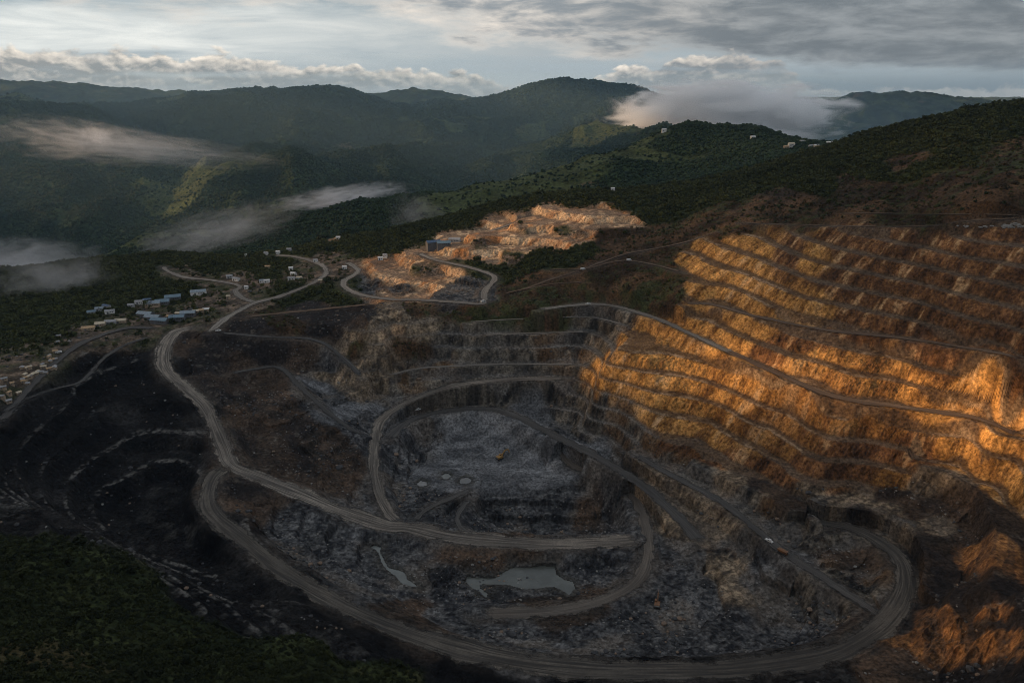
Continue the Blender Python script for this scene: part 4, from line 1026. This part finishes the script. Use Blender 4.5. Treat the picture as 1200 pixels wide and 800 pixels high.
# loose rock
def rock_proto(name, mat, seed):
    rr = random.Random(seed); bm = bmesh.new(); bmesh.ops.create_icosphere(bm, subdivisions=1, radius=1.0)
    for v in bm.verts: v.co = v.co * rr.uniform(.6, 1.1); v.co.z = v.co.z * .6 + .25
    me = bpy.data.meshes.new(name); bm.to_mesh(me); bm.free(); me.materials.append(mat); me.shade_flat()
    return bpy.data.objects.new(name, me)
m_rockp = plain('pale_rock', (.19, .182, .17), .9, 0, .4, .8); m_rockd = plain('dark_rock', (.05, .05, .052), .9, 0, .4, .8); m_rockm = plain('brown_rock', (.17, .12, .085), .9, 0, .4, .8)
P_RP = [rock_proto('pale_rock', m_rockp, 70 + i) for i in range(3)]; P_RD = [rock_proto('dark_rock', m_rockd, 80 + i) for i in range(3)] + [rock_proto('brown_rock', m_rockm, 90)]
wrk = np.clip(WT[CLS.index('G')] + .5 * WT[CLS.index('g')] + .6 * WT[CLS.index('d')] + .8 * WT[CLS.index('r')] + .5 * WT[CLS.index('T')] + .4 * WT[CLS.index('S')] + .1 * WT[CLS.index('C')], 0, 1) * (RZ_M < .3)
def rock_points(n, seed):
    r_ = np.random.default_rng(seed); y = r_.uniform(235, 800, n); s_ = r_.uniform(-.95, .95, n)
    i = np.searchsorted(rows, y).clip(0, len(rows) - 1); j = np.searchsorted(cols, s_).clip(0, len(cols) - 1)
    patch = sstep(-.1, .45, fbm(s_ * y, y, 28, 3, 740 + seed))
    k = r_.uniform(0, 1, n) < wrk[i, j] * patch
    x = s_[k] * y[k]; y = y[k]
    return np.stack([x, y, gz(x, y)], 1), r_.lognormal(math.log(.55), .45, len(x))
p_, s_ = rock_points(12000, 1); scatter('pale_rubble', p_, s_, P_RP, 'pale broken rock strewn over the pit floor', 'rubble', 6)
p_, s_ = rock_points(40000, 2); scatter('dark_rubble', p_, s_ * 1.5, P_RD, 'dark broken rock strewn over the pit floor', 'rubble', 7)

#--STAGE4--
# ------------------------------------------------------------------ single trees along the right skyline
m_bark = plain('tree_bark', (.05, .037, .027), .9, 0, .3, 2.0)
def make_tree(seed):
    rr = random.Random(seed)
    r_ = root('hill_tree', (0, 0, 0), 0, 'dark bushy tree standing out on the skyline of the right hill', 'tree', 'trees along the right skyline')
    bm = bmesh.new(); H = 6.5
    def limb(a, b, r0, r1):
        L = (b - a).length; rr_ = bmesh.ops.create_cone(bm, cap_ends=True, segments=7, radius1=r0, radius2=r1, depth=L)
        bmesh.ops.transform(bm, matrix=Matrix.Translation((a + b) / 2) @ (b - a).to_track_quat('Z', 'Y').to_matrix().to_4x4(), verts=rr_['verts'])
    tp = Vector((rr.uniform(-.3, .3), rr.uniform(-.3, .3), H * .62)); limb(Vector((0, 0, -.4)), tp, .26, .12)
    tips = []
    for k in range(6):
        a = Vector((0, 0, -.4)).lerp(tp, rr.uniform(.5, 1)); ang = k * 1.05 + rr.uniform(-.3, .3)
        b = a + Vector((math.cos(ang) * 1.7, math.sin(ang) * 1.7, rr.uniform(.6, 1.8))); limb(a, b, .09, .03); tips.append(b)
    link_mesh('trunk', bm, m_bark, r_)
    bm = bmesh.new(); tips.append(tp + Vector((0, 0, .9)))
    for tpt in tips:
        for _ in range(60):
            d = Vector((rr.gauss(0, 1), rr.gauss(0, 1), rr.gauss(.2, .8))).normalized(); p = tpt + d * rr.uniform(.5, 1.35)
            q = (d + Vector((rr.uniform(-.7, .7), rr.uniform(-.7, .7), rr.uniform(0, .8)))).normalized().to_track_quat('Z', 'Y'); s_ = rr.uniform(.22, .42)
            bm.faces.new([bm.verts.new(p + q @ Vector((x * s_, y * s_, 0))) for x, y in ((-1, -.5), (.2, -.8), (1, .1), (.1, .8))])
    link_mesh('crown', bm, m_scrub, r_)
    return r_
T0 = [make_tree(i) for i in range(3)]
used_t = 0
for i in range(60):
    px = 1000 + 200 * (i / 59.0) ** .85 + rng.uniform(-2, 2)
    a, b, c_ = ray(px, 100)
    # walk along the sight column to the highest apparent ground: the skyline
    fs_ = np.linspace(800, 1130, 200); xs_ = a / b * fs_; zs_ = gz(xs_, fs_); k = int(np.argmax((zs_ - CAM_Z) / fs_))
    f_ = fs_[k] - rng.uniform(0, 22); x_ = a / b * f_; p_ = (x_, f_, float(gz(x_, f_)[0]) - .2)
    sc_ = float(rng.uniform(.5, 1.05))
    if i < 3: T0[i].location = p_; T0[i].scale = (sc_,) * 3
    else: dup(T0[i % 3], p_, rng.uniform(0, 6.28), sc_)

# ------------------------------------------------------------------ buildings
ROOF = {
 'blue': plain('blue_sheet_roof', (.11, .17, .215), .5, .0, .25, .6), 'steel': plain('blue_grey_sheet_roof', (.18, .225, .255), .45, 0, .25, .6), 'navy': plain('dark_blue_sheet_roof', (.045, .085, .15), .5, 0, .25, .6),
 'grey': plain('grey_sheet_roof', (.24, .245, .25), .5, 0, .25, .6), 'white': plain('white_sheet_roof', (.55, .55, .53), .5, 0, .15, .6), 'cream': plain('cream_sheet_roof', (.46, .39, .28), .6, 0, .2, .6),
 'tan': plain('tan_sheet_roof', (.36, .24, .13), .6, 0, .25, .6), 'red': plain('rust_red_roof', (.26, .07, .04), .6, 0, .25, .6)}
WALL = {'white': plain('white_wall', (.6, .59, .56), .8, 0, .12, .5), 'grey': plain('grey_wall', (.3, .3, .3), .8, 0, .15, .5), 'tan': plain('tan_wall', (.34, .26, .18), .8, 0, .15, .5), 'dark': plain('dark_wall', (.10, .10, .105), .8, 0, .2, .5)}
m_open = plain('dark_opening', (.02, .02, .022), .5); m_door = plain('painted_door', (.10, .11, .12), .5)
def building(name, px, py, L, Wd, H, rot, roof, wall, label, cat, group=None, loc=None, pitch=.22):
    p = loc if loc is not None else hit(px, py)
    c_, s_ = math.cos(R(rot)), math.sin(R(rot))
    cs = [(p[0] + u * L / 2 * c_ - v * Wd / 2 * s_, p[1] + u * L / 2 * s_ + v * Wd / 2 * c_) for u in (-1, 0, 1) for v in (-1, 0, 1)]
    zf = [float(far_z(np.array([q[0]]), np.array([q[1]]))[0]) for q in cs] if p[1] > 1140 else [float(gz(*q)[0]) for q in cs]
    base = min(zf); zt = max(zf); top = zt - base + H
    r_ = root(name, (p[0], p[1], base), R(rot), label, cat, group)
    bm = bmesh.new(); w2 = Wd / 2; rise = Wd * pitch
    prism(bm, [(-L / 2, -.5), (L / 2, -.5), (L / 2, top), (-L / 2, top)], -w2, w2)
    ga = [bm.verts.new((-L / 2, -w2, top)), bm.verts.new((-L / 2, w2, top)), bm.verts.new((-L / 2, 0, top + rise))]
    gb = [bm.verts.new((L / 2, -w2, top)), bm.verts.new((L / 2, w2, top)), bm.verts.new((L / 2, 0, top + rise))]
    bm.faces.new(ga); bm.faces.new(gb[::-1]); bm.faces.new((ga[0], ga[2], gb[2], gb[0])); bm.faces.new((ga[1], gb[1], gb[2], ga[2]))
    link_mesh('wall', bm, WALL[wall], r_)
    bm = bmesh.new(); e = .35; tk = .14
    for sgn in (-1, 1):
        ys = sgn * (w2 + e); zl = top - e * 2 * pitch + .06
        pr = [(0, top + rise + .06), (ys, zl), (ys, zl + tk), (0, top + rise + .06 + tk)]
        A1 = [bm.verts.new((-L / 2 - e, y_, z_)) for y_, z_ in pr]; B1 = [bm.verts.new((L / 2 + e, y_, z_)) for y_, z_ in pr]
        bm.faces.new(A1); bm.faces.new(B1[::-1])
        for i in range(4): bm.faces.new((A1[i - 1], B1[i - 1], B1[i], A1[i]))
    n_rib = max(3, int(L / 1.6))
    bmesh.ops.recalc_face_normals(bm, faces=bm.faces[:])
    link_mesh('roof', bm, ROOF[roof], r_)
    zb_ = zt - base
    bm = bmesh.new(); bx(bm, -L * .2, -w2 - .05, zb_ + H * .38, min(1.6, L * .2), .12, H * .76, None); link_mesh('door', bm, m_door, r_)
    nw = max(1, int(L / 4.5))
    for k in range(min(nw, 4)):
        xk = L * (-.02 + .42 * (k + .5) / nw)
        bm = bmesh.new(); bx(bm, xk, -w2 - .04, zb_ + H * .6, min(1.2, L * .12), .1, H * .3); link_mesh('window', bm, m_open, r_)
    return r_
BL = [ # name, px, py, L, W, H, rot, roof, wall, label, cat
 ('long_shed',171,371,16,8,3.6,-14,'steel','dark','blue grey long shed, upper left of the three staggered sheds above the dump','shed'),
 ('long_shed',180,375,16,8,3.6,-14,'steel','dark','blue grey long shed, middle one of the three staggered sheds above the dump','shed'),
 ('long_shed',188,379,17,8,3.6,-10,'blue','dark','blue long shed, lowest of the three staggered sheds, beside the haul road end','shed'),
 ('long_shed',208,376,14,8,4,14,'blue','dark','blue shed with dark front just right of the three staggered sheds','shed'),
 ('long_shed',221,371,14,8,4,14,'steel','dark','pale blue shed behind right of the dark fronted blue shed','shed'),
 ('long_shed',180,359,15,9,3.6,12,'steel','tan','pale blue shed with tan front, left end of the row by the woods','shed'),
 ('long_shed',191,357,14,9,3.6,16,'blue','dark','blue shed in the middle of the row by the woods','shed'),
 ('long_shed',203,352,16,9,3.8,22,'blue','dark','blue shed at the upper right end of the row by the woods','shed'),
 ('white_gable_shed',233,346,16,8,4,18,'steel','white','blue grey shed with white gable below the winding gravel road','shed'),
 ('grey_hut',164,356,9,5,2.8,8,'grey','white','grey roofed hut with white front at the forest edge','hut'),
 ('grey_hut',173,354.5,8,5,2.8,8,'navy','dark','dark blue roofed hut at the forest edge beside the grey hut','hut'),
 ('grey_hut',154,360,6,4,2.4,8,'grey','grey','small grey hut half sunk among the trees by the sheds','hut'),
 ('camp_house',108,368,8,5,2.8,15,'blue','grey','blue roofed house lowest left in the woodland cluster','house'),
 ('camp_house',117,364,8,5,2.8,15,'steel','grey','pale blue roofed house in the middle of the woodland cluster','house'),
 ('camp_house',125,361,8,5,2.8,-20,'navy','grey','dark blue roofed house at the back of the woodland cluster','house'),
 ('camp_house',129,367,9,5,2.8,20,'grey','white','grey roofed house at the right of the woodland cluster','house'),
 ('flat_store',104,386,11,6,2.2,18,'tan','tan','tan roofed low store at the rusty yard by the rim road','store'),
 ('flat_store',118,381.5,9,6,2.2,18,'cream','tan','cream roofed low store left of the grey roofed one on the rim','store'),
 ('flat_store',130,379,10,6,2.2,14,'grey','grey','grey roofed low store between the cream stores on the rim','store'),
 ('flat_store',142,377.5,10,6,2.2,10,'cream','tan','cream roofed low store right of the grey roofed one on the rim','store'),
 ('small_hut',230,367,6,4,2.6,10,'cream','tan','cream hut, leftmost of the row right of the blue sheds','hut'),
 ('small_hut',236,366,5,4,2.6,10,'tan','tan','tan hut in the row right of the blue sheds','hut'),
 ('small_hut',242,365,6,4,2.6,10,'white','tan','white roofed hut ending the row right of the blue sheds','hut'),
 ('small_hut',199,373,5,4,2.4,-10,'tan','tan','tan hut between the staggered sheds and the dark fronted shed','hut'),
 ('small_hut',209,369.5,5,3.5,2.4,0,'cream','tan','cream hut on the bare yard behind the dark fronted shed','hut'),
 ('small_hut',268,349,4,3,2.4,0,'cream','tan','tiny cream hut inside the road bend above the yard','hut'),
 ('small_hut',269,326,7,5,3,25,'grey','grey','grey hut beside the winding road, left of a pair','hut'),
 ('small_hut',277,329,8,5,3,-20,'grey','white','grey roofed white hut beside the winding road, right of a pair','hut'),
 ('small_hut',290,300.5,6,4,2.8,10,'white','white','white hut alone at the outer edge of the plateau','hut'),
 ('small_hut',312,298.5,5,4,2.6,0,'grey','white','grey roofed hut on the plateau edge near the road end','hut'),
 ('small_hut',326,297,5,4,2.6,0,'white','white','white hut just above the end of the plateau road','hut'),
 ('small_hut',339,294,6,4,2.6,0,'grey','grey','grey hut at the back of the plateau road','hut'),
 ('small_hut',307,331,5,4,2.6,10,'steel','white','pale blue hut, left of two on the green terrace','hut'),
 ('small_hut',313,331,6,4,2.6,10,'white','white','white hut, right of two on the green terrace','hut'),
 ('small_hut',344,322.5,6,4,2.8,-15,'white','white','bright white hut at the end of the inner gravel yard','hut'),
 ('small_hut',342,328,8,4,2.6,0,'grey','white','long grey hut on the inner gravel yard, left of its neighbour','hut'),
 ('small_hut',351,327.5,6,4,2.6,0,'cream','white','cream hut on the inner gravel yard, right of its neighbour','hut'),
 ('small_hut',341,316,5,4,2.6,20,'white','white','white hut on the slope above the inner gravel yard','hut'),
 ('small_hut',314,314.5,6,4,2.6,0,'tan','tan','tan hut at the start of the inner track','hut'),
 ('small_hut',289,338.5,4,3,2.6,0,'white','white','tiny white hut at the road fork above the yard','hut'),
 ('small_hut',376,331,4,3,2.6,0,'cream','tan','cream hut beside the pale road bend on the plateau','hut'),
 ('small_hut',370,307,5,4,2.6,0,'grey','white','grey hut inside the hairpin of the plateau road','hut'),
 ('small_hut',404,315.5,5,4,3.2,0,'white','white','white hut between the two forking pit roads','hut'),
 ('small_hut',396.5,280,6,4,3,0,'white','white','white hut above the orange cut at the plateau edge','hut'),
 ('small_hut',446,304.5,6,4.5,3,10,'white','white','white hut on the green slope left of the pale terraces','hut'),
 ('small_hut',451.5,302,5,4,3,-10,'grey','white','grey roofed white hut beside the white one left of the pale terraces','hut'),
 ('blue_depot',508,293,17,9,3.2,24,'navy','dark','dark blue depot at the bend above the pale terraces','depot'),
 ('blue_depot',520,289,16,9,3.0,10,'blue','dark','bright blue roofed depot behind the dark blue one','depot'),
 ('blue_depot',533,283.5,14,8,3,-8,'grey','grey','grey depot at the end of the track behind the blue roofs','depot'),
 ('small_hut',668,223,8,6,3.6,0,'red','white','red roofed white house on the far crest above the terraces','house'),
 ('small_hut',718,223.5,5,4,3,0,'white','white','white hut alone on the crest right of the red roofed house','hut'),
]
for b_ in BL: building(*b_)
BF = [('ridge_house',882,162,10,7,4,10,'white','white','white house at the left end of the ridge hamlet','house'),('ridge_house',927,171.5,10,8,5,0,'cream','white','bright cream house in the middle of the ridge hamlet','house'),
 ('ridge_house',921,174,9,6,4,0,'tan','tan','tan house just below the bright cream house on the ridge','house'),('ridge_house',957,172.5,10,6,3.5,0,'white','white','white roofed low house right of the hamlet centre on the ridge','house'),
 ('ridge_house',950,172.5,8,6,3.5,20,'grey','grey','grey house beside the low white roofed one on the ridge','house'),('ridge_house',956,180,9,6,3.5,0,'tan','white','tan roofed house lowest on the ridge hamlet slope','house'),
 ('ridge_house',940,166.5,9,6,3.5,0,'grey','white','grey house highest on the ridge beside the clouds','house'),('ridge_house',972,169.5,11,6,3.5,-20,'white','grey','white roofed house at the right end of the ridge hamlet','house')]
def hit_far(px, py):
    a, b, c_ = ray(px, py); t = np.linspace(1145, 4500, 6000) / b
    zz = far_z(a * t, b * t); k = np.nonzero(CAM_Z + c_ * t < zz)[0]; k = k[0] if len(k) else len(t) - 1
    return np.array([a * t[k], b * t[k], float(zz[k])])
for b_ in BF: building(*b_, loc=hit_far(b_[1], b_[2] + 1.0))
building('ridge_house', 778, 154, 10, 7, 3.5, 0, 'white', 'white', 'lone white house on the wooded slope under the cloud', 'house', loc=hit_far(778, 155))

# shanty roofs scattered on the far left strip
for i in range(34):
    u = rng.uniform(0, 1); px = 2 + 70 * u; py = 468 - 56 * u + rng.normal(0, 7)
    building('shanty', px, py, float(rng.uniform(2.4, 4.5)), float(rng.uniform(2, 3)), 1.7, float(rng.uniform(0, 120)), ('grey', 'tan', 'cream', 'grey')[i % 4], 'tan',
             {'grey': 'small grey roofed shanty packed on the far left strip', 'tan': 'small tan roofed shanty packed on the far left strip', 'cream': 'small cream roofed shanty packed on the far left strip'}[('grey', 'tan', 'cream', 'grey')[i % 4]], 'shanty', 'shanties along the far left strip ' + ('grey', 'tan', 'cream', 'grey')[i % 4])

# ------------------------------------------------------------------ machines
m_yel = plain('worn_yellow_paint', (.30, .17, .05), .6, 0, .4, 1.2); m_org = plain('orange_paint', (.16, .075, .032), .6, 0, .4, 1.2); m_blk = plain('black_rubber', (.02, .02, .02), .8); m_stl = plain('worn_steel', (.12, .115, .11), .45, .6)
m_gls = plain('dark_glass', (.03, .035, .04), .1); m_wht = plain('white_paint', (.5, .5, .48), .35, 0, .08)
def excavator(loc, rz, sc_, label, swing=0.0, body=m_yel):
    r_ = root('excavator', loc, rz, label, 'excavator')
    for s_ in (-1, 1):
        bm = bmesh.new(); prism(bm, [(-2.3, .45), (-1.9, 0), (1.9, 0), (2.3, .45), (2.1, .95), (-2.1, .95)], s_ * 1.25 - .35, s_ * 1.25 + .35); tr_ = link_mesh('track', bm, m_blk, r_)
        bm = bmesh.new()
        for x_ in (-1.7, -.85, 0, .85, 1.7): cyl(bm, (x_, s_ * 1.64, .45), (0, 1, 0), .3, .1, 12)
        link_mesh('roller', bm, m_stl, tr_)
    bm = bmesh.new(); bx(bm, 0, 0, .75, 2.4, 1.6, .5); cyl(bm, (0, 0, 1.05), (0, 0, 1), .9, .3, 20); link_mesh('undercarriage', bm, m_stl, r_)
    bm = bmesh.new(); prism(bm, [(-2.5, 1.25), (1.6, 1.25), (1.6, 1.9), (.2, 2.3), (-2.3, 2.3), (-2.6, 1.9)], -1.35, 1.35); link_mesh('engine_house', bm, body, r_)
    bm = bmesh.new(); bx(bm, -2.75, 0, 1.7, .7, 2.7, .9, None, .12); link_mesh('counterweight', bm, m_stl, r_)
    bm = bmesh.new(); bx(bm, .95, .85, 2.35, 1.5, 1.0, 1.5, None, .1); cb = link_mesh('cab', bm, body, r_)
    bm = bmesh.new(); bx(bm, 1.0, .85, 2.55, 1.56, .86, .8); bx(bm, .95, .85, 2.56, 1.2, 1.06, .78); link_mesh('window', bm, m_gls, cb)
    def beam(name, a, b, w0, w1, th, mat, par=None):
        a = Vector((a[0], 0, a[1])); b = Vector((b[0], 0, b[1])); d = (b - a).normalized(); n = Vector((-d.z, 0, d.x)); bm = bmesh.new()
        mid = a.lerp(b, .45)
        prism(bm, [tuple((p + n * k)[i] for i in (0, 2)) for p, k in ((a, w0 * .6), (a, -w0 * .4), (mid, -w0 * .5), (b, -w1 / 2), (b, w1 / 2), (mid, w0 * .7))], -th / 2, th / 2)
        return link_mesh(name, bm, mat, par or r_)
    beam('boom', (1.2, 1.7), (3.9, 5.0), .7, .5, .55, body); beam('boom', (3.8, 5.0), (6.2, 4.9), .55, .4, .5, body)
    beam('arm', (6.1, 5.2), (7.4, 2.2), .6, .35, .42, body)
    beam('boom_cylinder', (1.7, 1.5), (3.2, 3.8), .2, .16, .8, m_stl); beam('arm_cylinder', (4.2, 5.5), (6.0, 5.6), .18, .14, .2, m_stl)
    bm = bmesh.new(); prism(bm, [(7.5, 2.2), (7.9, 1.4), (7.4, .6), (6.6, .5), (6.3, .9), (7.0, 1.2), (7.2, 2.1)], -.65, .65)
    bk = link_mesh('bucket', bm, m_stl, r_)
    bm = bmesh.new()
    for k in range(5): bx(bm, 6.25, -.5 + k * .25, .8, .3, .1, .12)
    link_mesh('tooth', bm, m_stl, bk)
    r_.scale = (sc_,) * 3
    return r_
p = hit(586, 538); excavator(p, R(38), 1.35, 'yellow excavator with its arm reaching over the dark pit floor')
p = hit(770, 710); excavator(p, R(75), 1.15, 'orange excavator beside the pale ground at the right of the pond', body=m_org)
def dump_truck(loc, rz, sc_, label):
    r_ = root('dump_truck', loc, rz, label, 'dump truck')
    bm = bmesh.new(); bx(bm, 0, 0, 1.25, 8.2, 1.5, .5, None, .05); link_mesh('chassis', bm, m_stl, r_)
    bm = bmesh.new(); prism(bm, [(-4.4, 2.3), (-2.6, 1.7), (1.6, 1.7), (2.4, 3.3), (4.2, 3.5), (4.2, 3.7), (2.1, 3.6), (1.2, 3.5), (-4.5, 3.3)], -1.75, 1.75); link_mesh('tipper', bm, m_org, r_)
    bm = bmesh.new(); prism(bm, [(2.3, 1.3), (4.3, 1.3), (4.3, 2.3), (3.9, 3.1), (2.3, 3.1)], -1.3, .2); cb = link_mesh('cab', bm, m_org, r_)
    bm = bmesh.new(); bx(bm, 4.05, -.55, 2.62, .5, 1.2, .6, Matrix.Rotation(-.45, 4, 'Y')); link_mesh('window', bm, m_gls, cb)
    for x_ in (-3.0, -1.4, 2.9):
        for s_ in (-1, 1):
            bm = bmesh.new(); cyl(bm, (x_, s_ * 1.45, .85), (0, 1, 0), .85, .7, 20); w_ = link_mesh('wheel', bm, m_blk, r_)
            bm = bmesh.new(); cyl(bm, (x_, s_ * 1.82, .85), (0, 1, 0), .42, .08, 14); link_mesh('rim', bm, m_stl, w_)
    r_.scale = (sc_,) * 3; return r_
p = hit(917, 649); dump_truck(p + np.array([0, 0, .35]), R(-52), .72, 'orange dump truck on the dark road climbing the right wall')
def pickup(loc, rz, label, col_=m_wht, van=False):
    r_ = root('van' if van else 'pickup_truck', loc, rz, label, 'van' if van else 'pickup')
    bm = bmesh.new()
    prof = [(-2.5, .45), (2.5, .45), (2.55, 1.0), (1.5, 1.12), (.9, 1.75), (-.6, 1.8), (-.75, 1.1), (-2.5, 1.1)] if not van else [(-2.4, .4), (2.4, .4), (2.5, 1.1), (1.7, 2.0), (-2.4, 2.1)]
    prism(bm, prof, -.9, .9); link_mesh('body', bm, col_, r_)
    bm = bmesh.new()
    if van: bx(bm, 1.0, 0, 1.6, 1.4, 1.84, .5)
    else: bx(bm, .1, 0, 1.48, 1.1, 1.84, .4)
    link_mesh('window', bm, m_gls, r_)
    for x_ in (-1.6, 1.6):
        for s_ in (-1, 1):
            bm = bmesh.new(); cyl(bm, (x_, s_ * .82, .38), (0, 1, 0), .38, .26, 14); link_mesh('wheel', bm, m_blk, r_)
    return r_
for px, py, rz, van, lb in ((901, 635, -50, 0, 'white pickup parked behind the orange dump truck'), (566, 354.5, 40, 1, 'white van at the foot of the curving road below the pale terraces'), (490, 483.5, 30, 0, 'white pickup on the dark inner road at the left of the pit'),
     (256, 388.5, 20, 0, 'white pickup at the start of the gravel road near the rim'), (683, 316.5, 15, 1, 'white van on the brown hillside track'), (737, 306, 10, 1, 'white van at the hillside track junction'), (689, 357, 8, 0, 'tiny white pickup on the back rim road'), (69, 414, 20, 1, 'white van on the rim road of the black dump')):
    p = hit(px, py); pickup(p + np.array([0, 0, .3]), R(rz), lb, van=bool(van))

# boulders dumped at the upper right rim
for i in range(46):
    t_ = rng.uniform(0, 1)
    if i < 36: px = 1186 + rng.normal(0, 7); py = 267 - abs(rng.normal(0, 2.6)) + abs(px - 1186) * .1
    else: px = 1120 + 60 * t_; py = 267 + rng.uniform(-2, 1)
    p = hit(px, py)
    ob = bpy.data.objects.new('boulder', P_RP[i % 3].data); COL.objects.link(ob)
    ob.location = p; ob.scale = [float(rng.uniform(.9, 2.0))] * 3; ob.rotation_euler = (0, 0, float(rng.uniform(0, 6)))
    ob['label'] = 'pale boulder dumped in the heap on the upper right rim' if i < 36 else 'pale boulder lying singly along the upper right rim track'
    ob['category'] = 'boulder'; ob['group'] = 'boulders in the rim heap' if i < 36 else 'boulders along the rim track'
